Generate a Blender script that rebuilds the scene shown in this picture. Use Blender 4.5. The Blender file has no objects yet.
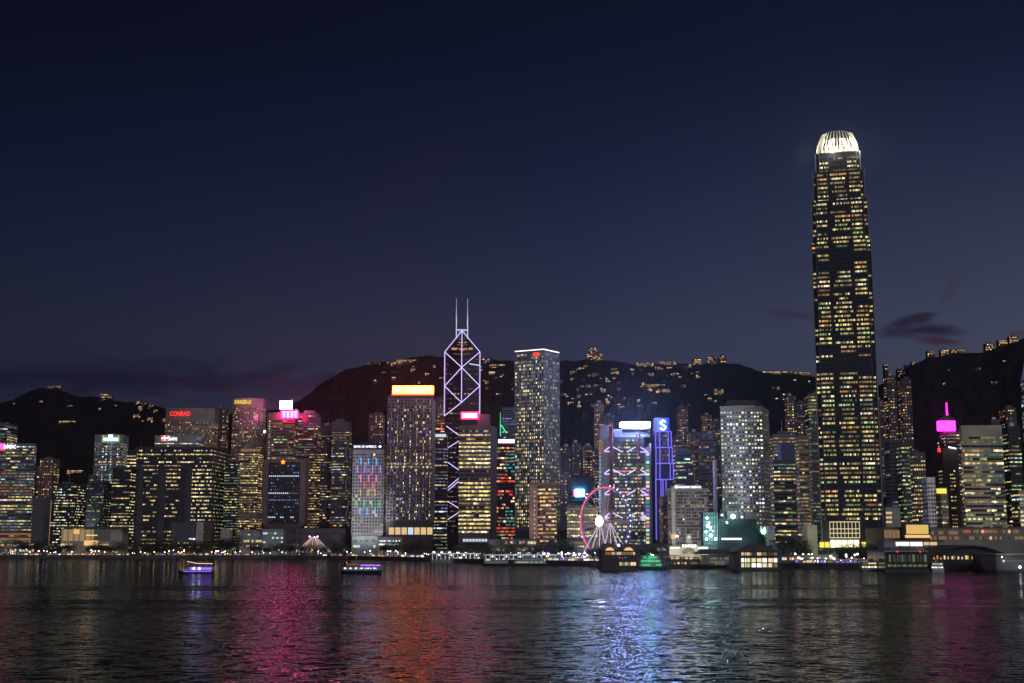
import bpy, math, random
from mathutils import Vector, noise
R = math.radians
random.seed(7)
HAZE = .000032
C = bpy.context.scene.collection
scene = bpy.context.scene

# ------------------------------------------------------------------ camera
F = 1300.0; CX = 512.0; CY = 341.5; CAMZ = 20.0
PITCH = math.atan((544.0 - CY) / F)
cd = bpy.data.cameras.new('camera'); cam = bpy.data.objects.new('camera', cd); C.objects.link(cam)
cam.location = (0, 0, CAMZ); cam.rotation_euler = (R(90) + PITCH, 0, 0)
cd.sensor_width = 36; cd.lens = 36 * F / 1024; cd.clip_start = 1; cd.clip_end = 60000
scene.camera = cam
scene.render.engine = 'CYCLES'
scene.cycles.use_denoising = True
scene.cycles.max_bounces = 5; scene.cycles.diffuse_bounces = 2; scene.cycles.glossy_bounces = 3
scene.cycles.sample_clamp_indirect = 12.0
scene.view_settings.view_transform = 'Standard'; scene.view_settings.look = 'None'
scene.view_settings.exposure = 0; scene.view_settings.gamma = 1

# ------------------------------------------------------------------ dusk sky
W = bpy.data.worlds.new('World'); scene.world = W; W.use_nodes = True
nt = W.node_tree; nt.nodes.clear()
def wn(t, **k):
    n = nt.nodes.new(t)
    for a, b in k.items(): setattr(n, a, b)
    return n
def wm(op, a, b=None, c=None, clamp=False):
    n = wn('ShaderNodeMath', operation=op, use_clamp=clamp)
    for i, v in enumerate((a, b, c)):
        if v is None: continue
        if isinstance(v, (int, float)): n.inputs[i].default_value = v
        else: nt.links.new(v, n.inputs[i])
    return n.outputs[0]
def wmix(f, a, b, mode='MIX'):
    n = wn('ShaderNodeMix', data_type='RGBA', blend_type=mode)
    for s, v in ((n.inputs[0], f), (n.inputs[6], a), (n.inputs[7], b)):
        if isinstance(v, (int, float)): s.default_value = v
        elif isinstance(v, tuple): s.default_value = (*v, 1)
        else: nt.links.new(v, s)
    return n.outputs[2]
tc = wn('ShaderNodeTexCoord'); sp = wn('ShaderNodeSeparateXYZ'); nt.links.new(tc.outputs['Generated'], sp.inputs[0])
dx, dy, dz = sp.outputs
ramp = wn('ShaderNodeValToRGB'); nt.links.new(dz, ramp.inputs[0])
els = [(0.0, (.030, .034, .066)), (.10, (.032, .038, .075)), (.155, (.031, .039, .080)), (.21, (.0190, .0275, .068)),
       (.28, (.0096, .0152, .047)), (.36, (.0046, .0080, .0265)), (.44, (.0028, .0052, .0165)), (1.0, (.0016, .0030, .010))]
cr = ramp.color_ramp
while len(cr.elements) < len(els): cr.elements.new(0.5)
for e, (p, c) in zip(cr.elements, els): e.position = p; e.color = (*c, 1)
# afterglow in the west (right), darker purple in the east (left)
az = wm('ADD', wm('MULTIPLY', dx, 1.0), 0.0)
fac = wm('ADD', wm('MULTIPLY', wm('ADD', az, .45), .80, clamp=True), .42)
low = wm('SUBTRACT', 1.0, wm('MULTIPLY', dz, 3.0), clamp=True)
glow = wm('MULTIPLY', wm('MULTIPLY', wm('ADD', az, -.05, clamp=True), low), 1.5)
g = wn('ShaderNodeCombineXYZ'); 
for i, k in enumerate((.070, .072, .062)): nt.links.new(wm('MULTIPLY', glow, k), g.inputs[i])
fv = wn('ShaderNodeCombineXYZ')
for i in range(3): nt.links.new(fac, fv.inputs[i])
col = wmix(1.0, ramp.outputs[0], fv.outputs[0], 'MULTIPLY')
col = wmix(1.0, col, g.outputs[0], 'ADD')
# clouds: a few thin dusk wisps
tx = wm('DIVIDE', dx, wm('MAXIMUM', dy, .05)); tz = wm('DIVIDE', dz, wm('MAXIMUM', dy, .05))
nz = wn('ShaderNodeTexNoise'); nz.inputs['Scale'].default_value = 1.0; nz.inputs['Detail'].default_value = 5
cv = wn('ShaderNodeCombineXYZ'); nt.links.new(wm('MULTIPLY', tx, 26), cv.inputs[0]); nt.links.new(wm('MULTIPLY', tz, 95), cv.inputs[1])
nt.links.new(cv.outputs[0], nz.inputs['Vector'])
def sky_uv(px, py):
    u = (px - CX) / F; v = (CY - py) / F
    y = math.cos(PITCH) - v * math.sin(PITCH); z = math.sin(PITCH) + v * math.cos(PITCH)
    return u / y, z / y
for (px, py, rx, ry, tilt, c, amt) in (
        (916, 331, 46, 8, -.02, (.015, .013, .028), 1.0), (905, 322, 26, 5, .25, (.018, .015, .031), 1.0), (935, 340, 24, 4, -.05, (.040, .019, .034), 1.0),
        (950, 290, 11, 9, .9, (.050, .028, .044), .6), (800, 268, 26, 5, .1, (.032, .022, .050), .5), (790, 314, 22, 5, -.1, (.026, .020, .046), .7), (1018, 333, 18, 4, .1, (.060, .028, .045), .7),
        (120, 378, 230, 16, 0, (.0062, .0065, .022), .75), (285, 384, 130, 10, 0, (.020, .012, .030), .6), (420, 180, 60, 34, .5, (.012, .012, .030), .35), (60, 366, 90, 7, 0, (.020, .014, .036), .4)):
    u0, v0 = sky_uv(px, py)
    a = wm('SUBTRACT', tx, u0); b = wm('SUBTRACT', tz, v0)
    b = wm('SUBTRACT', b, wm('MULTIPLY', a, tilt))
    a = wm('DIVIDE', a, rx / F); b = wm('DIVIDE', b, ry / F)
    d = wm('SQRT', wm('ADD', wm('MULTIPLY', a, a), wm('MULTIPLY', b, b)))
    m = wm('SUBTRACT', 1.25, wm('ADD', d, wm('MULTIPLY', wm('SUBTRACT', nz.outputs[0], .5), 3.2)), clamp=False)
    m = wm('MULTIPLY', wm('SMOOTH_MIN', wm('MAXIMUM', m, 0), 1.0, .1), amt, clamp=True)
    m = wm('MULTIPLY', m, wm('GREATER_THAN', dy, .1))
    col = wmix(m, col, tuple(k_ * 1.0 for k_ in c))
# city glow of the near shore behind the camera
back = wm('MULTIPLY', wm('MULTIPLY', dy, -1, clamp=True), wm('SUBTRACT', 1.0, wm('MULTIPLY', wm('ABSOLUTE', dz), 2.2), clamp=True))
bg_ = wn('ShaderNodeCombineXYZ')
for i, k in enumerate((.075, .062, .070)): nt.links.new(wm('MULTIPLY', back, k), bg_.inputs[i])
col = wmix(1.0, col, bg_.outputs[0], 'ADD')
bgn = wn('ShaderNodeBackground'); nt.links.new(col, bgn.inputs[0]); bgn.inputs[1].default_value = 1.0
# the sky's own dusk scattering, sun well below the horizon in the west
sky = wn('ShaderNodeTexSky', sky_type='NISHITA', sun_disc=False); sky.sun_elevation = R(-5); sky.sun_rotation = R(80)
bg2 = wn('ShaderNodeBackground'); nt.links.new(sky.outputs[0], bg2.inputs[0]); bg2.inputs[1].default_value = .05
ad = wn('ShaderNodeAddShader'); nt.links.new(bgn.outputs[0], ad.inputs[0]); nt.links.new(bg2.outputs[0], ad.inputs[1])
out = wn('ShaderNodeOutputWorld'); nt.links.new(ad.outputs[0], out.inputs[0])

# last soft light reaching the facades from the harbour side
sl = bpy.data.lights.new('sun', 'SUN'); sl.energy = .65; sl.angle = R(40); sl.color = (.86, .88, 1)
so = bpy.data.objects.new('sun', sl); C.objects.link(so); so.rotation_euler = (R(62), 0, R(28))

# ------------------------------------------------------------------ materials
MATS = {}
def emat(name, col, s=1.0, sample='NONE'):
    m = bpy.data.materials.new(name); m.use_nodes = True; n = m.node_tree; n.nodes.clear()
    e = n.nodes.new('ShaderNodeEmission'); e.inputs[0].default_value = (*col, 1); e.inputs[1].default_value = s
    o = n.nodes.new('ShaderNodeOutputMaterial'); n.links.new(e.outputs[0], o.inputs[0])
    m.cycles.emission_sampling = sample
    MATS[name] = m; return m
def pmat(name, col, rough=.7, metal=0, var=.25, scale=.08, spec=.5):
    if name in MATS: return MATS[name]
    m = bpy.data.materials.new(name); m.use_nodes = True; n = m.node_tree
    b = n.nodes['Principled BSDF']; b.inputs['Roughness'].default_value = rough; b.inputs['Metallic'].default_value = metal
    b.inputs['Specular IOR Level'].default_value = spec
    tcn = n.nodes.new('ShaderNodeTexCoord'); nz = n.nodes.new('ShaderNodeTexNoise'); nz.inputs['Scale'].default_value = scale; nz.inputs['Detail'].default_value = 6
    n.links.new(tcn.outputs['Object'], nz.inputs['Vector'])
    r = n.nodes.new('ShaderNodeValToRGB'); n.links.new(nz.outputs[0], r.inputs[0])
    r.color_ramp.elements[0].position = .3; r.color_ramp.elements[1].position = .72
    r.color_ramp.elements[0].color = (*[c * (1 - var) for c in col], 1); r.color_ramp.elements[1].color = (*[min(1, c * (1 + var)) for c in col], 1)
    n.links.new(r.outputs[0], b.inputs['Base Color'])
    MATS[name] = m; return m
# lit windows
E = dict(warm=((1, .68, .34), 1.0), yellow=((1, .76, .27), 1.0), cream=((1, .82, .46), 1.2), green=((.70, .92, .40), .75), cool=((.70, .88, 1), 1.1),
         orange=((1, .46, .13), .9), dwarm=((1, .62, .32), .28), dyellow=((1, .76, .33), .28), dgreen=((.55, .9, .55), .20), dcool=((.50, .68, 1), .22),
         dorange=((1, .42, .16), .30), vdim=((.8, .75, .75), .07), blue=((.12, .35, 1), 1.0), violet=((.42, .26, 1), .75), dviolet=((.40, .25, .9), .22),
         pink=((1, .25, .55), .9), teal=((.10, .60, .60), .6), red=((1, .08, .06), .9), white=((1, .96, .90), 1.9), bwhite=((1, .97, .92), 3.5), hill=((1, .72, .38), 1.7), hillo=((1, .54, .20), 1.4))
WG = .80
for k, (c, s) in E.items():
    emat('light_' + k, c, s * WG); emat('light_' + k + '_soft', c, s * WG * .45); emat('light_' + k + '_strong', c, s * WG * 1.9)
def litm(c, rng):
    r = rng.random(); return 'light_' + c + ('_soft' if r < .36 else '_strong' if r > .78 else '')
for k, c, s in (('sign_white', (.85, .88, 1), 2.6), ('sign_pinkwhite', (1, .16, .50), 86.4), ('sign_pink', (1, .004, .07), 57.1837), ('sign_orange', (1, .10, .006), 67.4475), ('sign_gold', (1, .22, .03), 35.9424),
                ('sign_red', (1, .03, .03), 2.6), ('sign_hotred', (1, .006, .03), 35.2), ('sign_yellow', (1, .72, .08), 1.6), ('sign_bluewhite', (.36, .46, 1), 355.172), ('sign_cyan', (.12, .65, 1), 55.44), ('sign_blue', (.12, .22, 1), 3.5),
                ('sign_magenta', (1, .008, .50), 18.72), ('sign_greenwhite', (.5, 1, .9), 8.8), ('sign_rose', (1, .010, .045), 16), ('lamp_white', (.95, .97, 1), 6), ('lamp_warm', (1, .68, .34), 10.8),
                ('lamp_violet', (.72, .5, 1), 10), ('lamp_teal', (.75, 1, .97), 14), ('edge_lilac', (.62, .52, 1), 1.53), ('edge_white', (1, .86, .92), 1.8), ('edge_violet', (.20, .15, 1), 1.1),
                ('led_blue', (.05, .40, 1), 1.8), ('led_violet', (.35, .15, 1), 1.8), ('led_pink', (1, .10, .60), 1.6), ('led_red', (1, .04, .10), 1.5), ('led_amber', (1, .45, .08), 1.1), ('led_green', (.05, .75, .22), 1.2),
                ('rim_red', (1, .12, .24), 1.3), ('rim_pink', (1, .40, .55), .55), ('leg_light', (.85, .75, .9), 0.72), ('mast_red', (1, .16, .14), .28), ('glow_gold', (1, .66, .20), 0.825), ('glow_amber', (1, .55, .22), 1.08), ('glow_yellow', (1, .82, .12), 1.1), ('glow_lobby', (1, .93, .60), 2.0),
                ('glow_green', (.04, .75, .38), 0.935), ('glow_greenlow', (.10, .55, .30), .25), ('hub_white', (.85, .90, 1), 34), ('boat_blue', (.24, .14, 1), 1.6), ('boat_violet', (.42, .12, 1), 1.44), ('boat_white', (.6, .75, 1), 6), ('rope_pink', (1, .55, .60), 1.6),
                ('star_orange', (1, .22, .03), 3.0), ('mast_green', (.05, .9, .38), 1.2), ('sign_black', (.02, .02, .02), .5)):
    emat(k, c, s, 'FRONT' if s >= 4 else 'NONE')
GLASS = pmat('dark_glass', (.02, .026, .035), .12, 0, .3, .05, .6)
ROOFM = pmat('roof_grey', (.10, .10, .11), .8)
STEEL = pmat('steel_paint', (.35, .36, .38), .4, .5)
DARK = pmat('dark_metal', (.03, .03, .035), .5)

# ------------------------------------------------------------------ helpers
def P(px, py, Y):
    u = (px - CX) / F; v = (CY - py) / F
    y = math.cos(PITCH) - v * math.sin(PITCH); z = math.sin(PITCH) + v * math.cos(PITCH)
    t = Y / y
    return Vector((u * t, Y, CAMZ + z * t))
def G(px, py, z=0.0):
    p = P(px, py, 1000); k = (CAMZ - z) / (CAMZ - p.z)
    return Vector((p.x * k, 1000 * k, z))
GZ = 4.0
ORG = {}
class MB:
    def __init__(s): s.v = []; s.f = []; s.m = []; s.mats = []
    def mi(s, m):
        if isinstance(m, str): m = MATS[m]
        if m not in s.mats: s.mats.append(m)
        return s.mats.index(m)
    def face(s, pts, m):
        n = len(s.v); s.v += [tuple(p) for p in pts]; s.f.append(tuple(range(n, n + len(pts)))); s.m.append(s.mi(m))
    def box(s, x0, x1, y0, y1, z0, z1, m):
        n = len(s.v); k = s.mi(m)
        s.v += [(x0, y0, z0), (x1, y0, z0), (x1, y1, z0), (x0, y1, z0), (x0, y0, z1), (x1, y0, z1), (x1, y1, z1), (x0, y1, z1)]
        for f in ((0, 3, 2, 1), (4, 5, 6, 7), (0, 1, 5, 4), (1, 2, 6, 5), (2, 3, 7, 6), (3, 0, 4, 7)): s.f.append(tuple(n + i for i in f)); s.m.append(k)
        return s
    def prism(s, poly, z0, z1, m, top=None):
        n = len(s.v); k = s.mi(m); c = len(poly); top = top or poly
        s.v += [(p[0], p[1], z0) for p in poly] + [(p[0], p[1], z1) for p in top]
        for i in range(c): j = (i + 1) % c; s.f.append((n + i, n + j, n + c + j, n + c + i)); s.m.append(k)
        s.f.append(tuple(n + i for i in reversed(range(c)))); s.f.append(tuple(n + c + i for i in range(c))); s.m += [k, k]
        return s
    def tube(s, a, b, r, m, r2=None, seg=6):
        a = Vector(a); b = Vector(b); d = (b - a).normalized(); r2 = r if r2 is None else r2
        u = d.cross(Vector((0, 0, 1)) if abs(d.z) < .9 else Vector((1, 0, 0))).normalized(); w = d.cross(u)
        n = len(s.v); k = s.mi(m)
        for p, q in ((a, r), (b, r2)):
            for i in range(seg):
                t = 2 * math.pi * i / seg; s.v.append(tuple(p + (u * math.cos(t) + w * math.sin(t)) * q))
        for i in range(seg): j = (i + 1) % seg; s.f.append((n + i, n + seg + i, n + seg + j, n + j)); s.m.append(k)
        s.f.append(tuple(n + i for i in range(seg))); s.f.append(tuple(n + seg + i for i in reversed(range(seg)))); s.m += [k, k]
        return s
    def pbox(s, x0, x1, y0, y1, Y, d, m):      # box whose front stands at depth Y (metres) and depth d
        ym = (y0 + y1) / 2; a = P(x0, ym, Y); b = P(x1, ym, Y)
        return s.box(a.x, b.x, Y, Y + d, P(0, y1, Y).z, P(0, y0, Y).z, m)
    def ball(s, c, r, m, seg=8, rings=5):
        n = len(s.v); k = s.mi(m)
        for i in range(rings + 1):
            a = math.pi * i / rings
            for j in range(seg):
                b = 2 * math.pi * j / seg; s.v.append((c[0] + r * math.sin(a) * math.cos(b), c[1] + r * math.sin(a) * math.sin(b), c[2] + r * math.cos(a)))
        for i in range(rings):
            for j in range(seg):
                q = (j + 1) % seg; s.f.append((n + i * seg + j, n + (i + 1) * seg + j, n + (i + 1) * seg + q, n + i * seg + q)); s.m.append(k)
        return s
    def build(s, name, parent=None, smooth=False):
        o0 = ORG.get(parent.name, Vector()) if parent else Vector()
        me = bpy.data.meshes.new(name); me.from_pydata([(a - o0[0], b - o0[1], c - o0[2]) for a, b, c in s.v], [], s.f)
        for m in s.mats: me.materials.append(m)
        me.polygons.foreach_set('material_index', s.m)
        if smooth: me.polygons.foreach_set('use_smooth', [True] * len(s.f))
        me.update()
        o = bpy.data.objects.new(name, me); C.objects.link(o)
        if parent: o.parent = parent; ORG[o.name] = o0
        return o
LABELS = {}
def tag(o, label, cat, group=None, kind=None):
    n = len(label.split()); assert 4 <= n <= 16, (n, label)
    if label in LABELS and not (group and LABELS[label] == group): print('DUP LABEL', label)
    LABELS[label] = group
    o['label'] = label; o['category'] = cat
    if group: o['group'] = group
    if kind: o['kind'] = kind
    return o
def thing(name, label, cat, loc, group=None):
    o = bpy.data.objects.new(name, None); C.objects.link(o); o.location = loc; ORG[o.name] = Vector(loc); o.empty_display_size = 5
    return tag(o, label, cat, group)
def copy_tree(o, loc, label=None, group=None, rz=0, s=1.0):
    def cp(a, par):
        c = a.copy(); C.objects.link(c)
        if par: c.parent = par
        for ch in KIDS.get(a.name, []): cp(ch, c)
        return c
    if o.name not in KIDS:
        def walk(a):
            KIDS[a.name] = list(a.children)
            for ch in a.children: walk(ch)
        walk(o)
    c = cp(o, None); c.location = loc; c.rotation_euler = (0, 0, rz); c.scale = (s, s, s)
    if label: c['label'] = label; LABELS[label] = group
    if group: c['group'] = group
    return c
KIDS = {}
def text(parent, s, px0, px1, py0, py1, Y, mat, name='sign_lettering', side=None, ext=.15):
    cu = bpy.data.curves.new(name, 'FONT'); cu.body = s; cu.extrude = .02
    t = bpy.data.objects.new('tmp', cu); C.objects.link(t); bpy.context.view_layer.update()
    dg = bpy.context.evaluated_depsgraph_get(); me = bpy.data.meshes.new_from_object(t.evaluated_get(dg))
    bpy.data.objects.remove(t); me.name = name
    xs = [v.co.x for v in me.vertices]; ys = [v.co.y for v in me.vertices]; zs = [v.co.z for v in me.vertices]
    ym = (py0 + py1) / 2; a = P(px0, ym, Y); b = P(px1, ym, Y); z0 = P(0, py1, Y).z; z1 = P(0, py0, Y).z
    o0 = ORG[parent.name]
    for v in me.vertices:
        fx = (v.co.x - min(xs)) / (max(xs) - min(xs)); fy = (v.co.y - min(ys)) / (max(ys) - min(ys))
        v.co = (a.x + (b.x - a.x) * fx - o0.x, Y - (v.co.z - min(zs)) * 6 * ext - .02 - o0.y, z0 + (z1 - z0) * fy - o0.z)
    me.materials.clear(); me.materials.append(MATS[mat])
    o = bpy.data.objects.new(name, me); C.objects.link(o); o.parent = parent; ORG[o.name] = o0
    return o

def pick(rng, pal):
    t = rng.random() * sum(w for _, w in pal)
    for n, w in pal:
        t -= w
        if t <= 0: return n
    return pal[-1][0]
OFFICE = [('yellow', 3), ('cream', 3), ('green', 2), ('dyellow', 3), ('dgreen', 2), ('cool', 1.6), ('dcool', 1.5), ('orange', .5)]
DIMOFF = [('dyellow', 4), ('dgreen', 3), ('dcool', 3), ('yellow', 1.4), ('cream', 1.2), ('green', 1), ('cool', .5), ('orange', .4)]
COOL = [('cool', 2), ('dcool', 4), ('dgreen', 2), ('cream', 1.3), ('yellow', .8), ('violet', .3)]
RESI = [('warm', 3), ('orange', 3), ('yellow', 2), ('dwarm', 4), ('dorange', 4), ('cool', .4)]
HILLP = [('hill', 3), ('hillo', 4), ('warm', 1), ('orange', 1)]
HOTEL = [('dorange', 5), ('orange', 2), ('dwarm', 5), ('warm', 1.6), ('vdim', 3)]
GREEN = [('green', 3), ('dgreen', 5), ('dyellow', 2), ('yellow', 1), ('cream', .7)]
GOLD = [('cream', 4), ('yellow', 5), ('dyellow', 2), ('warm', 1.5), ('cool', .3)]

def facade(rows, p, q, z0, z1, st, rng, key=0):
    """window quads on the wall from p to q (outward normal on the right of p->q), one mesh per storey"""
    p = Vector((p[0], p[1], 0)); q = Vector((q[0], q[1], 0)); L = (q - p).length
    if L < 1.5: return
    d = (q - p) / L; n = Vector((d.y, -d.x, 0))
    nf = max(1, round((z1 - z0) / st['fh'])); fh = (z1 - z0) / nf
    nc = max(1, round(L / st['cw'])); cw = L / nc
    wf, hf = st.get('wf', .85), st.get('hf', .5); pr = st.get('p', .4); run = st.get('run', 3); pal = st['pal']
    pat = st.get('pat'); skipc = st.get('skipc', 0)
    colw = [rng.choice((.3, .8, 1.3, 1.6)) for _ in range(nc)] if st.get('cols') else [1] * nc
    for i in range(nf):
        fl = pr * rng.choice((.25, .8, 1.1, 1.5, 1.9)) if not st.get('even') else pr
        if not st.get('even') and run > 2 and rng.random() < .10: fl = .97
        if st.get('darkf') and any(a <= (i + .5) / nf <= b for a, b in st['darkf']): fl = pr * .04
        mb = rows.setdefault(i, MB()); j = 0; cells = [None] * nc
        base = pick(rng, pal)
        while j < nc:
            if rng.random() < fl * colw[j]:
                r = 1 + int(rng.random() * run); c = base if rng.random() < .6 else pick(rng, pal)
                for k in range(j, min(nc, j + r)): cells[k] = c
                j += r
            else: j += 1 + (int(rng.random() * run) if run > 2 else 0)
        zc = z0 + (i + .5) * fh
        for j in range(nc):
            c = cells[j]
            if pat: c = pat(i, j, nf, nc, rng, c)
            if c == 'skip': continue
            if skipc and j % skipc == skipc - 1: continue
            c0 = p + d * (cw * (j + .5 - wf / 2)) + n * .12; c1 = p + d * (cw * (j + .5 + wf / 2)) + n * .12
            a, b = zc - fh * hf / 2, zc + fh * hf / 2
            m = GLASS if c is None else MATS[litm(c, rng)]
            if c is not None and not st.get('round') and rng.random() < .4: a += (b - a) * rng.uniform(0, .5)
            if st.get('round'):
                cc = (c0 + c1) / 2; r = fh * hf / 2
                mb.face([(cc.x + d.x * r * math.cos(t), cc.y + d.y * r * math.cos(t), zc + r * math.sin(t)) for t in [math.pi / 4 * k + .39 for k in range(8)]], m)
            else:
                mb.face([(c0.x, c0.y, a), (c1.x, c1.y, a), (c1.x, c1.y, b), (c0.x, c0.y, b)], m)

def footprint(x0, x1, yt, Y, depth=None, side=None):
    """plan polygon (CCW from above starting front left) from the photograph's outline at roof level"""
    w = P(x1, yt, Y).x - P(x0, yt, Y).x
    d = depth or max(18, min(45, w))
    if side is None:
        if (x0 + x1) / 2 < CX:
            A = P(x0, yt, Y); Bx = P(x1, yt, Y + d).x
            if Bx < A.x + w * .4: Bx = A.x + w * .75
            return [(A.x, Y), (Bx, Y), (Bx, Y + d), (A.x, Y + d)]
        B = P(x1, yt, Y); Ax = P(x0, yt, Y + d).x
        if Ax > B.x - w * .4: Ax = B.x - w * .75
        return [(Ax, Y), (B.x, Y), (B.x, Y + d), (Ax, Y + d)]
    if side > 0:
        A = P(x0, yt, Y); B = P(x1 - side, yt, Y); Cc = P(x1, yt, Y + d)
        return [(A.x, Y), (B.x, Y), (Cc.x, Y + d), (Cc.x + A.x - B.x, Y + d)]
    A = P(x0, yt, Y + d); B = P(x0 - side, yt, Y); Cc = P(x1, yt, Y)
    return [(B.x, Y), (Cc.x, Y), (Cc.x + A.x - B.x, Y + d), (A.x, Y + d)]

def tower(name, label, cat, x0, x1, yt, Y, body, st, depth=None, side=None, plant=True, base=GZ, zw0=None, top=.0, group=None, finm=None, fins=0, ledge=None, poly=None, seed=None, wall='wall'):
    rng = random.Random(seed if seed is not None else hash_(label))
    poly = poly or footprint(x0, x1, yt, Y, depth, side)
    if ledge is None: ledge = name == 'office_tower' and st.get('wf', .8) >= .8
    z1 = P(0, yt, Y).z
    cx = sum(p[0] for p in poly) / len(poly); cy = sum(p[1] for p in poly) / len(poly)
    t = thing(name, label, cat, (cx, cy, base), group)
    bm = pmat('wall_%.2f_%.2f_%.2f' % body, body, .75)
    mb = MB().prism(poly, base - 3, z1, bm)
    par = [(cx + (a - cx) * .96, cy + (b - cy) * .96) for a, b in poly]
    mb.prism([(cx + (a - cx) * 1.012, cy + (b - cy) * 1.012) for a, b in poly], z1 - 1.2, z1 + .8, bm)
    zt = z1 - (z1 - base) * top - 2; zb = zw0 if zw0 is not None else base + 8
    for e in range(len(poly)):
        a = Vector(poly[e]); b = Vector(poly[(e + 1) % len(poly)]); d = (b - a); n = Vector((d.y, -d.x))
        mid = (a + b) / 2
        if n.dot(-mid) <= 0: continue
        if fins:
            k = max(2, round(d.length / fins)); dn = d.normalized(); nn = n.normalized()
            for i in range(k + 1):
                c = a + dn * (d.length * i / k); w = dn * .35
                mb.prism([c - w + nn * .02, c - w + nn * .9, c + w + nn * .9, c + w + nn * .02][::-1], zb - 3, zt + 1, finm or bm)
        if ledge:
            nf = max(1, round((zt - zb) / st['fh'])); dn = d.normalized(); nn = n.normalized()
            for i in range(nf + 1):
                z = zb + (zt - zb) * i / nf
                mb.prism([a + nn * .5, b + nn * .5, b, a], z - st['fh'] * .16, z + st['fh'] * .16, finm or bm)
    mb.build(wall, t)
    rows = {}
    for e in range(len(poly)):
        a = poly[e]; b = poly[(e + 1) % len(poly)]; d = (b[0] - a[0], b[1] - a[1])
        if d[1] * -(a[0] + b[0]) / 2 + -d[0] * -(a[1] + b[1]) / 2 <= 0: continue
        s2 = dict(st)
        if e > 0 or (d[0] ** 2 + d[1] ** 2) < 0: s2['pat'] = st.get('sidepat', None if st.get('pat') is None else st['pat'])
        facade(rows, a, b, zb, zt, s2, rng)
    for i, r in rows.items():
        if r.f: r.build('storey_glazing', t)
    if plant:
        f = rng.uniform(.35, .6); ox = rng.uniform(-.15, .15); h = rng.uniform(3, 6)
        MB().prism([(cx + (a - cx) * f + ox * (poly[1][0] - poly[0][0]), cy + (b - cy) * f) for a, b in poly], z1 + .5, z1 + h, ROOFM).build('roof_plant', t)
        if rng.random() < .6:
            q = (cx + rng.uniform(-.2, .2) * (poly[1][0] - poly[0][0]), cy - 4); MB().box(q[0] - 2, q[0] + 3, q[1] - 2, q[1] + 2, z1 + .5, z1 + h * .6 + 2, STEEL).build('water_tank', t)
        if rng.random() < .35: MB().tube((cx, cy, z1 + h), (cx, cy, z1 + h + rng.uniform(6, 13)), .35, STEEL, .2, seg=4).build('mast', t)
    return t
def hash_(s):
    h = 7
    for ch in s: h = (h * 131 + ord(ch)) % 1000003
    return h
def S(**k): return k

# ------------------------------------------------------------------ water, land, hills
def water_mat():
    m = bpy.data.materials.new('harbour_water'); m.use_nodes = True; n = m.node_tree; L = n.links
    n.nodes.remove(n.nodes['Principled BSDF'])
    fr = n.nodes.new('ShaderNodeFresnel'); fr.inputs[0].default_value = 1.33
    fm_ = n.nodes.new('ShaderNodeMath'); fm_.operation = 'MULTIPLY'; L.new(fr.outputs[0], fm_.inputs[0]); fm_.inputs[1].default_value = .50
    gl = n.nodes.new('ShaderNodeBsdfGlossy'); gl.inputs['Roughness'].default_value = .06; gl.inputs['Color'].default_value = (.86, .93, 1, 1)
    df = n.nodes.new('ShaderNodeBsdfDiffuse'); df.inputs[0].default_value = (.003, .006, .010, 1)
    mx = n.nodes.new('ShaderNodeMixShader'); L.new(fm_.outputs[0], mx.inputs[0]); L.new(df.outputs[0], mx.inputs[1]); L.new(gl.outputs[0], mx.inputs[2])
    L.new(mx.outputs[0], n.nodes['Material Output'].inputs['Surface'])
    tcn = n.nodes.new('ShaderNodeTexCoord')
    acc = None
    for sc, ax, ay, st in ((1/.5, .80, .48, (.8, 1, 1)), (1/1.5, 1.1, .56, (.5, 1, 1)), (1/4.5, .30, .16, (.35, 1, 1)), (1/22., .03, .06, (.22, 1, 1)), (1/150., .0, .05, (.10, 1, 1))):
        mp = n.nodes.new('ShaderNodeMapping'); mp.inputs['Scale'].default_value = st; mp.inputs['Location'].default_value = (sc * 57, 3.1 / sc, 0); L.new(tcn.outputs['Object'], mp.inputs[0])
        nz = n.nodes.new('ShaderNodeTexNoise'); nz.inputs['Scale'].default_value = sc; nz.inputs['Detail'].default_value = 2; L.new(mp.outputs[0], nz.inputs['Vector'])
        sub = n.nodes.new('ShaderNodeVectorMath'); sub.operation = 'SUBTRACT'; L.new(nz.outputs['Color'], sub.inputs[0]); sub.inputs[1].default_value = (.5, .5, .5)
        mul = n.nodes.new('ShaderNodeVectorMath'); mul.operation = 'MULTIPLY'; L.new(sub.outputs[0], mul.inputs[0]); mul.inputs[1].default_value = (ax, ay, 0)
        if acc is None: acc = mul.outputs[0]
        else:
            a = n.nodes.new('ShaderNodeVectorMath'); a.operation = 'ADD'; L.new(acc, a.inputs[0]); L.new(mul.outputs[0], a.inputs[1]); acc = a.outputs[0]
    a = n.nodes.new('ShaderNodeVectorMath'); a.operation = 'ADD'; L.new(acc, a.inputs[0]); ge = n.nodes.new('ShaderNodeNewGeometry'); L.new(ge.outputs['Normal'], a.inputs[1])
    nn = n.nodes.new('ShaderNodeVectorMath'); nn.operation = 'NORMALIZE'; L.new(a.outputs[0], nn.inputs[0])
    L.new(nn.outputs[0], gl.inputs['Normal']); L.new(nn.outputs[0], fr.inputs['Normal'])
    return m
WATER = water_mat()
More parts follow.
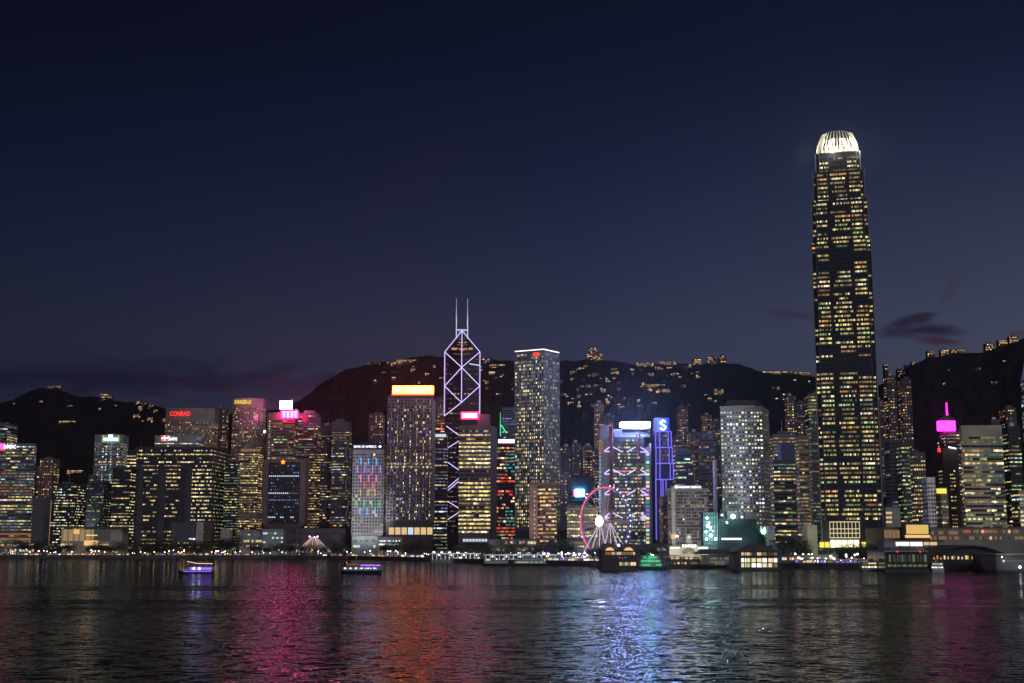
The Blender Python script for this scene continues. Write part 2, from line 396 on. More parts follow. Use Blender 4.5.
# open harbour with low wake swells crossing it
mb = MB()
def wake(x, y):
    z = 0
    for (yy, sl, w, h, a0, a1) in ((640, .03, 8, .5, 0, 0), (596, .025, 7, -.45, 0, 0), (480, -.02, 5, .5, 0, 0), (462, -.02, 6, -.5, 0, 0), (428, -.015, 5, .35, 0, 0)):
        d = y - (yy + sl * x + 6 * math.sin(x / 90.)); z += h * math.exp(-d * d / (w * w)) * (.6 + .4 * noise.noise(Vector((x / 60., yy, 0))))
    return z
ys = [-1500, -300, 0, 60, 120, 200, 300, 380] + [380 + 2.2 * i for i in range(1, 130)] + [700, 800, 1000, 1400, 2000, 2600]
xs = [-6000, -2500, -1200] + [-600 + 15 * i for i in range(81)] + [1200, 2500, 6000]
W0 = len(xs); k = mb.mi(WATER)
for y in ys:
    for x in xs: mb.v.append((x, y, wake(x, y) if 380 < y < 690 and abs(x) <= 600 else 0))
for j in range(len(ys) - 1):
    for i in range(W0 - 1): mb.f.append((j * W0 + i, j * W0 + i + 1, (j + 1) * W0 + i + 1, (j + 1) * W0 + i)); mb.m.append(k)
o = mb.build('harbour_water', smooth=True); o['kind'] = 'structure'

SHORE = [(-500, 558.3), (0, 558.4), (270, 558.9), (350, 559.6), (428, 561.5), (500, 564.5), (590, 566.5), (700, 567.5), (800, 569), (900, 570), (1024, 571), (1400, 572)]
sp_ = [G(a, b) for a, b in SHORE]
sp_ = [Vector((-5500, sp_[0].y + 150, 0))] + sp_ + [Vector((5500, sp_[-1].y - 60, 0))]
def shoreY(px):
    for (a, ya), (b, yb) in zip(SHORE, SHORE[1:]):
        if a <= px <= b: return G(px, ya + (yb - ya) * (px - a) / (b - a)).y
    return 1000
LANDM = pmat('city_ground', (.07, .07, .075), .85, 0, .35, .02)
QUAYM = pmat('quay_stone', (.09, .085, .08), .85, 0, .4, .15)
mb = MB(); mb.face([(p.x, p.y, GZ) for p in sp_] + [(9000, 9000, GZ), (-9000, 9000, GZ)], LANDM)
o = mb.build('ground'); o['kind'] = 'structure'
mb = MB()
for a, b in zip(sp_, sp_[1:]):
    mb.face([(a.x, a.y, -2), (b.x, b.y, -2), (b.x, b.y, GZ), (a.x, a.y, GZ)], QUAYM)
    mb.face([(a.x, a.y, GZ + .6), (b.x, b.y, GZ + .6), (b.x, b.y + .8, GZ + .6), (a.x, a.y + .8, GZ + .6)], QUAYM)
    mb.face([(a.x, a.y - .01, GZ), (b.x, b.y - .01, GZ), (b.x, b.y - .01, GZ + .6), (a.x, a.y - .01, GZ + .6)], QUAYM)
o = mb.build('quay_wall'); tag(o, 'long dark stone sea wall along the whole city waterfront', 'sea wall'); o['kind'] = 'structure'

RIDGE = [(-700, 420, 5200), (-200, 412, 5000), (-60, 408, 4800), (0, 405, 4600), (18, 399, 4600), (36, 390, 4600), (50, 387, 4600), (64, 389, 4600), (82, 396, 4500), (100, 396, 4500), (125, 401, 4400), (150, 402, 4200), (175, 410, 4000), (215, 414, 3800), (255, 412, 3600),
         (290, 407, 3500), (310, 393, 3450), (330, 378, 3400), (350, 368, 3400), (380, 362, 3400), (405, 358, 3350), (430, 355, 3300), (470, 357, 3300), (520, 361, 3200), (560, 361, 3200), (600, 359, 3150), (640, 364, 3100), (680, 363, 3100), (725, 362, 3050), (745, 365, 3000),
         (762, 372, 3000), (800, 373, 3000), (840, 380, 2950), (868, 386, 2900), (885, 380, 2850), (905, 366, 2800), (925, 357, 2800), (950, 353, 2800), (985, 350, 2800), (1005, 343, 2800), (1024, 337, 2800), (1060, 322, 2800), (1130, 316, 2850), (1300, 330, 3000), (1700, 350, 3200)]
def ridge(u):
    if u <= RIDGE[0][0]: return RIDGE[0][1:]
    for a, b in zip(RIDGE, RIDGE[1:]):
        if a[0] <= u <= b[0]:
            t = (u - a[0]) / (b[0] - a[0]); return a[1] + (b[1] - a[1]) * t, a[2] + (b[2] - a[2]) * t
    return RIDGE[-1][1:]
def H(X, Y):
    u = CX + F * X / Y * .985
    ry, yr = ridge(u); zr = P(0, ry, yr).z; yf = yr * .66
    t = (Y - yf) / (yr - yf)
    if t <= 0: return GZ - 2
    n = noise.fractal(Vector((X / 260., Y / 260., 1.3)), 1, 2, 5) * 26 * min(1, t * 2) * max(0, min(1, (1 - t) * 3)) if t < 1 else 0
    n2 = noise.fractal(Vector((X / 26., Y / 30., 4.3)), 1, 2, 3) * 4.5
    if t <= 1: return GZ - 2 + (zr - GZ) * (t ** 1.15) + n + n2 * min(1, 4 * t)
    return GZ - 2 + (zr - GZ) * max(.2, 1 - (t - 1) * 1.3) + n2
def hill_hit(px, py):
    d = P(px, py, 1000) - Vector((0, 0, CAMZ)); Y = 1900
    while Y < 5200:
        p = Vector((0, 0, CAMZ)) + d * (Y / 1000)
        if H(p.x, p.y) >= p.z: return p
        Y += 6
    return None
HILLM = pmat('hill_forest', (.011, .016, .016), .95, 0, .6, .03, .1)
mb = MB(); k = mb.mi(HILLM); us = [-650 + 3.6 * i for i in range(620)]; ts = [.0, .05, .1, .16, .22, .28, .34, .40, .46, .52, .58, .64, .70, .75, .80, .84, .88, .91, .94, .97, .985, 1.0, 1.02, 1.05, 1.1, 1.2, 1.4]
for u in us:
    ry, yr = ridge(u); yf = yr * .66
    for t in ts:
        Y = yf + (yr - yf) * t; X = (u - CX) / F * Y / .985; mb.v.append((X, Y, H(X, Y)))
n = len(ts)
for i in range(len(us) - 1):
    for j in range(n - 1): mb.f.append((i * n + j, (i + 1) * n + j, (i + 1) * n + j + 1, i * n + j + 1)); mb.m.append(k)
o = mb.build('hills'); o['kind'] = 'structure'

# ------------------------------------------------------------------ buildings on the hills
def hill_house(px, py, wpx, hpx, label, cat='house', group=None, pal=RESI, p=.6, name='hillside_house', fh=None):
    c = hill_hit(px, py + hpx * .3)
    if c is None:
        c = P(px, py, ridge(px)[1])
    Y = c.y; w = wpx * Y / F; h = hpx * Y / F; rng = random.Random(int(px * 7 + py))
    z0 = min(c.z - 3, H(c.x, Y)) ; z1 = P(0, py - hpx / 2, Y).z
    t = thing(name, label, cat, (c.x, Y, z0), group)
    bm = pmat('hillside_wall', (.045, .042, .05), .8)
    b_ = MB().box(c.x - w / 2, c.x + w / 2, Y, Y + 14, z0 - 12, z1, bm)
    if h > 14: b_.box(c.x - w * .2, c.x + w * .2, Y + 3, Y + 9, z1, z1 + 3, bm)
    else:
        b_.box(c.x - w * .3, c.x + w * .55, Y - 3, Y - .5, z0 - 12, z0 + h * .4, bm)
    b_.build('wall', t)
    rows = {}
    facade(rows, (c.x - w / 2, Y), (c.x + w / 2, Y), z1 - h, z1, dict(fh=fh or 4.0, cw=3.0, wf=.6, hf=.42, p=p, run=2, pal=pal, even=True), rng)
    for r in rows.values():
        if r.f: r.build('storey_glazing', t)
    return t
rg = random.Random(5)
# named ridge buildings
for (px, py, w, h, lab, p) in (
        (54, 387.5, 13, 3, 'low lit building on the summit of the far dark hill at the left edge', .5),
        (106, 396, 12, 4, 'dim pale house cluster on the shoulder east of the far left summit', .5),
        (67, 422, 17, 2.6, 'long row of bright cream lights halfway down the far left hillside', 1.6),
        (75, 472, 16, 4, 'small orange glowing temple like building low on the far left slope', 1.2),
        (592, 354, 10, 13, 'tallest dark apartment block standing on the ridge right of the pink edged tower', .3),
        (599, 358, 8, 9, 'lower apartment block stepping down beside the tallest block on the ridge', .5),
        (645, 365, 17, 5, 'reddish lit terrace house on the ridge between two dark wooded stretches', .6),
        (665, 364, 12, 5, 'lit ridge villa just right of the reddish terrace', .7),
        (675, 364, 7, 5, 'small twin gabled house on the ridge beside the lit villa', .5),
        (697, 362, 9, 6, 'greenish lit ridge apartment block left of the broad block', .6),
        (712, 361, 9, 8, 'broad dark ridge apartment block with scattered orange windows', .5),
        (722, 360, 8, 9, 'end ridge apartment block where the ridge drops to the right', .5),
        (772, 373, 18, 3.4, 'row of red orange lit houses along the saddle of the ridge', 1.2),
        (787, 373, 10, 4, 'brightest orange house on the ridge saddle near the tallest tower', 1.4),
        (803, 374, 16, 4, 'dim pinkish house row at the saddle touching the tallest tower', .8),
        (655, 386, 20, 4, 'long curved warm lit terrace in the middle of the hillside', .9),
        (663, 391, 14, 4, 'lower step of the curved warm lit terrace on the hillside', .9),
        (719, 393, 9, 8, 'isolated cluster of gold windows on the dark hillside above the round windowed tower', .7),
        (931, 354, 7, 6, 'first small apartment block on the right hand ridge', .8),
        (945, 353, 8, 7, 'second small apartment block on the right hand ridge with bright windows', .8),
        (958, 352, 14, 5, 'low wide house on the right hand ridge crest', .4),
        (990, 347, 9, 7, 'dark block where the right hand ridge steps upward', .6),
        (1003, 343, 9, 6, 'lit apartment terrace climbing the right hand ridge', .9),
        (1014, 340, 9, 7, 'highest lit apartment terrace at the right edge of the ridge', .9),
        (409, 362, 26, 5, 'row of orange lit villas on the peak left of the crossed tower', .8),
        (498, 366, 14, 4, 'ridge villa with warm windows right of the crossed tower', .8),
        (487, 362, 10, 7, 'dark ridge house with trees between the crossed tower and its neighbour', .3)):
    hill_house(px, py, w, h, lab, 'apartment block' if h > 5.5 else 'house', None, HILLP, p)
# clusters of indistinct lit houses; each cluster shares its own description
clusters = [
    (570, 700, 366, 378, 34, 'small lit house scattered just under the central ridge line'),
    (560, 625, 378, 408, 44, 'small lit house on the hillside between pink edged tower and floodlit bank'),
    (628, 720, 378, 412, 20, 'tiny warm light house on the hillside above the violet outlined tower'),
    (370, 445, 362, 384, 18, 'small warm lit house below the peak left of the crossed tower'),
    (480, 514, 366, 395, 16, 'small warm lit house between the crossed tower and pink edged tower'),
    (130, 165, 402, 424, 18, 'bright gold lit hillside flat left of the red lettered hotel'),
    (245, 300, 402, 414, 12, 'faint warm lit house on the hill behind the pink signs'),
    (5, 125, 400, 416, 7, 'tiny lone lamp lit house on the far left hillside'),
    (765, 815, 378, 400, 12, 'small faint lit house on the slope left of the tallest tower'),
    (885, 925, 362, 380, 9, 'small faint lit house on the slope right of the tallest tower'),
    (930, 1020, 358, 385, 6, 'lone lit house on the dark right hand hillside')]
for (a, b, c, d, nn, lab) in clusters:
    for i in range(nn):
        hill_house(rg.uniform(a, b), rg.uniform(c, d), rg.uniform(1.8, 5.5), rg.uniform(1.6, 3.6), lab, 'house', lab + 's' if len(lab) < 100 else lab, RESI, rg.uniform(.35, .9)) if 0 else hill_house(rg.uniform(a, b), rg.uniform(c, d), rg.uniform(1.8, 6.5), rg.uniform(1.6, 4.2), lab, 'house', lab + 's', HILLP, rg.uniform(.3, .8))

# ------------------------------------------------------------------ the towers
GREY = (.16, .15, .16); LGREY = (.30, .29, .28); BROWN = (.20, .15, .13); DGL = (.035, .04, .055); NAVY = (.03, .035, .06); TAN = (.32, .27, .23); DBR = (.10, .08, .075); MID = (.10, .10, .12)
resi = lambda p=.4, fh=4.0, cw=3.4, pal=RESI: S(fh=fh, cw=cw, wf=.5, hf=.42, p=p, run=1, pal=pal, cols=True)
offc = lambda p=.5, fh=4.2, cw=3.0, pal=OFFICE, run=5, hf=.45, wf=.9, **k: S(fh=fh, cw=cw, wf=wf, hf=hf, p=p, run=run, pal=pal, **k)
A = 'office_tower'; RT = 'residential_tower'; HT = 'hotel_tower'

# --- far left
tower(A, 'grey rounded tower top rising behind the white and red sign at left edge', 'tower', -8, 18, 424, 2150, GREY, offc(.55, pal=DIMOFF), zw0=150)
t = tower(A, 'tall banded office tower with white and red rooftop sign at left edge', 'tower', -42, 37, 444, 1960, (.20, .19, .22), offc(.62, fh=4.4, pal=DIMOFF + [('cool', 1.5), ('dorange', 1)], hf=.4), ledge=True, side=2.2)
MB().pbox(-8, 4, 443.5, 449, 1958.5, 1.2, 'sign_hotred').build('sign_panel', t)
text(t, 'citic', 3.5, 16, 443.5, 448.5, 1958.6, 'sign_white')
MB().pbox(-40, 35, 533, 535, 1959, .6, 'light_dorange').build('shop_light_strip', t)
MB().pbox(-40, 33, 538, 540.5, 1959, .6, 'light_dwarm').build('shop_light_strip', t)
tower(RT, 'stepped brown apartment tower right of the banded tower at left', 'tower', 40, 60, 459, 2100, BROWN, resi(.34), zw0=60)
tower(RT, 'narrow lower wing of the stepped brown apartment tower', 'tower', 37, 41, 467, 2080, BROWN, resi(.3), zw0=60, plant=False)
t = tower('office_block', 'plain windowless grey brown slab beside the banded tower', 'building', 33, 51, 498, 1930, (.12, .11, .13), S(fh=5, cw=3, wf=.9, hf=.12, p=0.0, run=1, pal=DIMOFF), plant=False)
MB().pbox(49.6, 50.4, 500, 545, 1929, .4, 'light_dwarm').build('edge_light', t)
tower(A, 'dark glass block with greenish lit floors left of the golden pavilion', 'tower', 52, 86, 484, 1990, DGL, offc(.30, cw=2.6, pal=[('cream', 3), ('green', 3), ('yellow', 2), ('dgreen', 2)], run=3, hf=.36, wf=.8, pat=lambda i, j, nf, nc, r, c: ('cream' if r.random() < .5 else 'green') if (j < nc * .35 and j > 1 and r.random() < .5) else (c if j not in (int(nc * .4), int(nc * .75)) else ('cool' if r.random() < .5 else None))))
tower(A, 'dark glass block with small scattered windows behind the golden pavilion', 'tower', 87, 112, 483, 2000, DGL, offc(.26, cw=2.6, pal=GREEN + [('dcool', 2)], run=2, hf=.3, wf=.7))
t = tower(A, 'grey tower with glowing white green crown and framed roof', 'tower', 95, 129, 435, 2080, (.24, .25, .25), S(fh=4.1, cw=2.6, wf=.7, hf=.5, p=.5, run=2, pal=[('dwarm', 3), ('dcool', 3), ('warm', 1), ('cool', 1), ('dgreen', 2)], pat=lambda i, j, nf, nc, r, c: ('cool' if (j in (5, 7, 10) and r.random() < .7) else c)), top=.055, zw0=90, side=5)
mb = MB(); mb.pbox(104, 118, 438.3, 440.3, 2078, .8, 'sign_greenwhite'); mb.pbox(102.2, 104.2, 435.5, 442, 2078, .8, 'light_green'); mb.pbox(117.5, 119, 435.5, 442, 2078, .8, 'light_green'); mb.build('crown_light', t)
MB().pbox(108.5, 112.5, 434.7, 437, 2077.5, .8, 'sign_white').build('sign_panel', t)
tower('office_block', 'low stepped block with faint lights beside the crowned grey tower', 'building', 89, 97, 475, 2060, MID, resi(.5), zw0=90, plant=False)
tower(A, 'dark office block with broad bright floors between crowned tower and civic block', 'tower', 127, 154, 450, 2120, NAVY, offc(.42, fh=5.2, cw=5, pal=[('cream', 3), ('warm', 3), ('yellow', 1)], run=3, hf=.38), zw0=110)
tower(A, 'dark glass tower dotted with yellow floors below the crowned tower', 'tower', 113, 138, 468, 2010, DGL, offc(.42, fh=4.6, cw=2.6, pal=[('yellow', 5), ('cream', 2), ('green', 2), ('dyellow', 2)], run=4, hf=.36), top=0)

# --- civic headquarters
def civ(i, j, nf, nc, r, c):
    f = j / nc; h = i / nf
    if h > .84: return c if r.random() < (.9 if h < .95 else .2) else None
    if f < .06 or .27 < f < .36 or .58 < f < .70: return 'skip'
    if f >= .70:
        return (('cream' if r.random() < .7 else 'yellow') if r.random() < .74 else None) if h > .05 else c
    return c
t = tower('government_office', 'large dark civic headquarters block with bright cream floors at its right', 'building', 137, 231, 447.5, 2030, (.035, .04, .06), offc(.32, fh=6.0, cw=2.9, pal=[('cream', 2), ('yellow', 3), ('warm', 2), ('dyellow', 2)], run=3, hf=.34, wf=.8, pat=civ, sidepat=lambda i, j, nf, nc, r, c: ('dgreen', 'dgreen', 'green', 'dyellow', None, None, None, None)[int(r.random() * 8)]), side=18, depth=110, plant=False)
mb = MB(); fm = pmat('civic_frame', (.06, .06, .08), .7)
mb.pbox(130, 192, 466, 469, 2026, 3.5, fm); mb.pbox(158, 164.5, 469, 545, 2026, 3.5, fm); mb.pbox(184, 190.5, 469, 545, 2026, 3.5, fm); mb.pbox(137, 142, 469, 545, 2026, 3.5, fm); mb.build('frame', t)
mb = MB()
for x in (151, 161, 165, 175, 180, 194, 197, 201, 206, 211): mb.pbox(x, x + .9, 450, 451.2, 2029, .5, 'light_cool')
mb.build('roof_light_row', t)
t = tower('council_building', 'low dark council building with pale side pillar in front of civic block', 'building', 172, 203, 523, 1935, (.10, .10, .12), S(fh=6, cw=3.2, wf=.8, hf=.4, p=.0, run=1, pal=OFFICE, pat=lambda i, j, nf, nc, r, c: ('yellow' if (i < 2 and 2 < j < nc * .8 and r.random() < .55) else ('cool' if (i == 2 and j > nc * .7) else 'skip'))), plant=False)
MB().pbox(196, 202.5, 522, 545, 1932, 2.5, pmat('wall_0.45_0.42_0.40', (.45, .42, .40), .8)).build('pillar', t)
tower('office_block', 'plain dark windowless block right of the low council building', 'building', 203.5, 214, 522, 1945, DBR, S(fh=9, cw=9, wf=.1, hf=.1, p=0, run=1, pal=OFFICE), plant=False)
tower('office_block', 'small pale windowless box near the tree right of council building', 'building', 221, 232.5, 530, 1935, (.42, .39, .37), S(fh=9, cw=9, wf=.05, hf=.05, p=0, run=1, pal=OFFICE), plant=False)

# --- hotels behind civic block
def arc_poly(x0, x1, yt, Y, d, bulge, n=7):
    a = P(x0, yt, Y); b = P(x1, yt, Y); pts = []
    for i in range(n + 1):
        t = i / n; pts.append((a.x + (b.x - a.x) * t, Y - bulge * 4 * t * (1 - t)))
    return pts + [(b.x, Y + d), (a.x, Y + d)]
hot = lambda p=.5, **k: S(fh=3.6, cw=2.6, wf=.45, hf=.6, p=p, run=1, pal=HOTEL, **k)
t = tower('hotel_tower', 'wide curved hotel tower with red rooftop lettering', 'hotel', 166, 215, 409, 2330, TAN, hot(.5), poly=arc_poly(166, 215, 409, 2330, 30, 12), top=.085, zw0=150, plant=False)
text(t, 'CONRAD', 170, 190, 411.5, 415.8, 2316, 'sign_red')
t = tower(A, 'flat roofed office block with small red and white emblem sign', 'building', 155, 204, 436, 2200, (.30, .31, .33), offc(.75, fh=3.8, cw=3, pal=GREEN, hf=.4), top=.045, zw0=150, plant=False)
mb = MB(); mb.pbox(161.5, 167.5, 435.8, 440.5, 2198.8, .8, 'sign_white'); mb.pbox(161.5, 164, 435.8, 437.6, 2198.2, .5, 'sign_red'); mb.pbox(165, 167.5, 438.7, 440.5, 2198.2, .5, 'sign_red'); mb.pbox(165, 167.5, 435.8, 437.6, 2198.2, .5, 'sign_red'); mb.pbox(161.5, 164, 438.7, 440.5, 2198.2, .5, 'sign_red'); mb.build('emblem', t)
text(t, 'Swire', 168.3, 177, 436.2, 440.5, 2198.8, 'sign_white')
MB().pbox(196, 201, 436.5, 440.5, 2198.6, .8, 'light_dcool').build('blue_panel', t)
tower(RT, 'slim dark tower with warm windows between the two hotel towers', 'tower', 216, 229, 408, 2400, DBR, resi(.42), zw0=100)
t = tower('hotel_tower', 'oval hotel tower with yellow rooftop lettering and warm windows', 'hotel', 233, 263.5, 399, 2180, (.36, .28, .27), S(fh=3.7, cw=2.3, wf=.5, hf=.5, p=.42, run=1, pal=HOTEL + [('warm', 1), ('yellow', 1)]), poly=arc_poly(233, 263.5, 399, 2180, 26, 10), top=.05, zw0=130, plant=False)
text(t, 'SHANGRI-LA', 234.5, 251, 399.8, 404, 2168, 'sign_yellow')
MB().pbox(241, 260, 449, 456, 2166, .6, 'light_dwarm').build('sky_lobby_band', t)
t = tower(A, 'yellow windowed shaft standing below the oval hotel tower', 'tower', 239, 263, 452, 2080, (.20, .17, .15), S(fh=3.8, cw=2.6, wf=.7, hf=.5, p=.8, run=3, pal=[('yellow', 3), ('dyellow', 5), ('warm', 2), ('dwarm', 3), ('cream', 1)]), plant=False)
MB().pbox(238, 262, 513.5, 519, 2078.5, 1, pmat('wall_0.40_0.34_0.28', (.40, .34, .28))).build('podium_band', t)
tower(A, 'dark office tower with faint green windows left of the yellow windowed shaft', 'tower', 225, 241, 462, 2060, DGL, offc(.5, cw=2.6, pal=GREEN + [('dcool', 2)], run=3, hf=.35))
t = tower('office_tower', 'very slim brown tower with orange lamp on its top', 'tower', 262.5, 267, 433, 2120, TAN, S(fh=5, cw=3, wf=.3, hf=.4, p=.5, run=1, pal=HOTEL), plant=False)
MB().pbox(263.6, 265.4, 430.5, 432.5, 2119, 2, 'lamp_warm').build('roof_lamp', t)

# --- pink sign building, star building
t = tower(A, 'office tower under two stacked glowing pink rooftop signs', 'tower', 267.5, 299, 413, 2090, (.22, .16, .16), offc(.40, fh=4.2, cw=2.8, pal=[('green', 3), ('yellow', 4), ('dyellow', 3), ('dgreen', 3)], run=4, hf=.36, pat=lambda i, j, nf, nc, r, c: (('green' if r.random() < .8 else 'dgreen') if j in (1,) else ('skip' if j in (0, 2) else c))), top=.04, zw0=90, plant=False)
mb = MB(); mb.pbox(280, 292, 401, 409, 2087, 1.2, 'sign_pinkwhite'); mb.build('upper_sign', t)
MB().pbox(281, 298, 410.6, 418, 2085.5, 1.2, 'sign_pink').build('lower_sign', t)
for i, x in enumerate((282.6, 286.6, 290.6, 294.2)):
    mb = MB(); w = 2.6
    mb.pbox(x, x + w, 411.8, 412.5, 2085, .4, 'sign_white'); mb.pbox(x, x + w, 414.2, 414.9, 2085, .4, 'sign_white'); mb.pbox(x + (i % 2) * .5, x + w - .3, 416.4, 417.1, 2085, .4, 'sign_white'); mb.pbox(x + w / 2 - .3, x + w / 2 + .3, 411.5, 417.3, 2084.8, .2, 'sign_white'); mb.build('sign_character', t)
mb = MB()
for x in (281.5, 286, 290.5): mb.pbox(x, x + .5, 409, 413, 2087.2, .8, DARK)
mb.build('sign_frame', t)
MB().pbox(299, 302, 416, 417.5, 2086, 1, 'sign_red').build('red_lamp_box', t)
tower(A, 'dark glass tower right of the pink signed tower', 'tower', 298, 321.5, 413.5, 2130, (.06, .055, .075), offc(.45, fh=4.2, cw=3, pal=DIMOFF, hf=.36), zw0=60)
tower('office_tower', 'narrow stepped shaft with gold windows beside the star marked block', 'tower', 306, 323, 452, 2010, (.10, .085, .08), offc(.55, fh=4, cw=2.8, pal=[('yellow', 2), ('dyellow', 5), ('warm', 1), ('dwarm', 2)], run=2, hf=.4), plant=False)
# star-marked military block: tapered frame with recessed dark glass
Y = 1960
t = thing('headquarters_block', 'brown tapering block marked with a glowing orange star', 'building', (P(284, 520, Y).x, Y + 15, GZ))
bm = pmat('wall_0.19_0.15_0.15', (.19, .15, .15), .8)
x0, x1 = P(264, 460, Y).x, P(306, 460, Y).x; c = (x0 + x1) / 2
a, b = P(267.5, 500, Y).x, P(299.5, 500, Y).x; zt, zb = P(0, 459, Y).z, P(0, 524, Y).z; zg = GZ
mb = MB(); mb.box(x0, a, Y, Y + 30, zb, zt, bm); mb.box(b, x1, Y, Y + 30, zb, zt, bm); mb.box(a, b, Y, Y + 30, zt - 5, zt, bm); mb.box(a, b, Y + 1.5, Y + 30, zb, zt - 5, DARK)
tp = [(x0, Y), (x1, Y), (x1, Y + 30), (x0, Y + 30)]; bt = [(c + (p[0] - c) * .55, Y + 15 + (p[1] - Y - 15) * .55) for p in tp]
mb.prism(bt, zb - 14, zb, bm, top=tp); mb.prism(bt, zg, zb - 14, bm); mb.build('wall', t)
rg2 = random.Random(3)
for i in range(17):
    z = zb + 4 + (zt - 10 - zb) * i / 17; mb = MB(); nn = 15
    for j in range(nn):
        xx = a + 1 + (b - a - 2) * j / nn; lit = None
        if i in (13,): lit = 'cool'
        elif i in (8,): lit = 'cool' if j < 10 else 'dcool'
        elif i in (6,): lit = 'violet' if rg2.random() < .6 else 'dcool'
        elif i == 1: lit = 'cool' if j < 4 or j in (6, 7, 11, 12) else None
        elif rg2.random() < .3: lit = rg2.choice(('blue', 'dcool', 'dcool', 'dviolet', 'vdim'))
        mb.face([(xx, Y + 1.3, z), (xx + 1.9, Y + 1.3, z), (xx + 1.9, Y + 1.3, z + 1.9), (xx, Y + 1.3, z + 1.9)], 'light_' + lit if lit else GLASS)
    mb.build('storey_glazing', t)
st = P(283, 462, Y - 1); mb = MB(); pts = []
for i in range(10):
    r = 4.2 if i % 2 == 0 else 1.8; ang = math.pi / 2 + i * math.pi / 5; pts.append((st.x + r * math.cos(ang), Y - .4, st.z + r * math.sin(ang)))
for i in range(10): mb.face([pts[i], (st.x, Y - 1.6, st.z), pts[(i + 1) % 10]], 'star_orange')
mb.build('star_emblem', t)
# twin faceted towers
for (x0, x1, yt, lab, br) in ((321.5, 335, 426, 'narrower of the two faceted glass towers near the bar lit building', .05), (332, 352, 422, 'brown topped faceted glass tower left of the bar lit building', .09)):
    t = tower(A, lab, 'tower', x0, x1, yt, 1990 if x0 < 330 else 1950, (br + .02, br, br + .02), offc(.5, fh=4, cw=2.5, pal=DIMOFF + [('dwarm', 3), ('warm', 1)], run=3, hf=.35), top=.06, zw0=45, seed=int(x0))
    Yt = 1990 if x0 < 330 else 1950; mb = MB()
    for q, yy in enumerate((440, 470, 500)): mb.pbox(x0 + 2, x0 + 7, yy, yy + 13, Yt - 4, 3.9, pmat('wall_0.07_0.07_0.09', (.07, .07, .09), .3)); mb.build('projecting_bay', t); mb = MB(); mb.pbox(x1 - 8, x1 - 3.5, yy + 8, yy + 20, Yt - 4, 3.9, MATS['wall_0.07_0.07_0.09']); mb.build('projecting_bay', t); mb = MB()
    mb = MB()
    for yy in ((445, 476, 508) if x0 > 330 else ()):
        for k in range(8): p = P(x1 - 4 + 2.2 * math.sin(k / 7 * 3.1 - 1.6 + 1.6) * -1, yy + k * 2.4, Yt - 4.3); mb.box(p.x - .4, p.x + .4, p.y, p.y + .3, p.z - 1.4, p.z + 1.4, 'light_dcool')
    if mb.f: mb.build('painted_reflection', t)  # dim glowing boxes imitate a curved reflection in the glass
tower(RT, 'dim apartment slab with orange windows behind the bar lit building', 'tower', 369, 385, 414, 2500, (.10, .09, .12), resi(.4, cw=4, fh=5), zw0=150)
tower('office_block', 'long low dark podium building behind the striped light tent', 'building', 296, 350, 529, 1900, (.13, .12, .13), S(fh=9, cw=12, wf=.6, hf=.1, p=.0, run=1, pal=DIMOFF), plant=False)

# --- building with coloured light bars
def bars(i, j, nf, nc, r, c): return ('cream' if r.random() < .3 else 'dyellow') if r.random() < .17 else None
Y = 1800
t = tower('office_block', 'pale square windowed block with coloured vertical light bars', 'building', 353, 388, 445, Y, (.42, .42, .45), S(fh=4.3, cw=3.9, wf=.55, hf=.5, p=.2, run=1, pal=[('cream', 2), ('yellow', 1)], pat=bars, sidepat=lambda i, j, nf, nc, r, c: 'dwarm' if r.random() < .7 else 'skip'), side=3.6, top=.06, zw0=P(0, 533, Y).z, plant=True)
MB().pbox(353, 384, 444.4, 449.6, Y - .6, .5, pmat('sign_backing', (.03, .03, .10))).build('sign_panel', t)
text(t, 'BANK OF AMERICA', 354, 376.5, 445.4, 447.8, Y - .7, 'sign_white')
mb = MB(); p = P(380, 446.6, Y - .9); mb.box(p.x - 2.4, p.x + 2.4, p.y - .1, p.y, p.z - .5, p.z + .4, 'sign_white'); mb.face([(p.x - 1.6, p.y - .15, p.z), (p.x, p.y - .15, p.z - 2), (p.x + 1.8, p.y - .15, p.z + .2), (p.x, p.y - .15, p.z + 2)], 'sign_white'); mb.build('logo', t)
for (y0, y1, c, xs_) in ((458, 464.5, 'led_blue', (361, 368.5, 376.5)), (466, 472.5, 'led_violet', (357.3, 364.8, 372.5, 380.2)), (475, 481.5, 'led_pink', (360.8, 368.4, 376.3)), (482, 488, 'led_red', (364.4, 372.2)), (489, 496, 'led_amber', (360.3, 368, 375)), (500, 507, 'led_green', (356.2, 364.2, 371.5, 379.2)), (508, 515, 'led_blue', (360, 367.3, 375.2))):
    for x in xs_: MB().pbox(x - .38, x + .38, y0, y1, Y - .6, .45, c).build('light_bar', t)
MB().pbox(384.6, 387.8, 447, 534, Y + 6, .3, 'light_dwarm')

# --- tower with orange crown sign
Y = 1740
def spark(i, j, nf, nc, r, c):
    m = j % 5
    if m == 2: return ('cream' if r.random() < .35 else 'dyellow') if r.random() < .85 else None
    if nf * .42 < i < nf * .47: return 'cream' if r.random() < .6 else 'dyellow'
    if m in (0, 4) and (i < nf * .45 or .60 < i / nf < .8) and r.random() < .45: return 'violet' if r.random() < .35 else 'dviolet'
    return ('yellow' if r.random() < .25 else ('dviolet' if r.random() < .4 else 'vdim')) if r.random() < .42 else None
t = tower(A, 'broad glittering tower under a long glowing orange rooftop sign', 'tower', 388, 435, 396, Y, (.09, .085, .11), S(fh=4.2, cw=1.75, wf=.62, hf=.62, p=.2, run=1, pal=DIMOFF, pat=spark), side=2.5, top=.01, zw0=P(0, 520, Y).z, ledge=True, fins=4.4, finm=pmat('pale_fin', (.26, .25, .30), .5), plant=False)
MB().pbox(392.5, 433.5, 387.5, 393.5, Y + 2, 30, ROOFM).build('roof_plant', t)
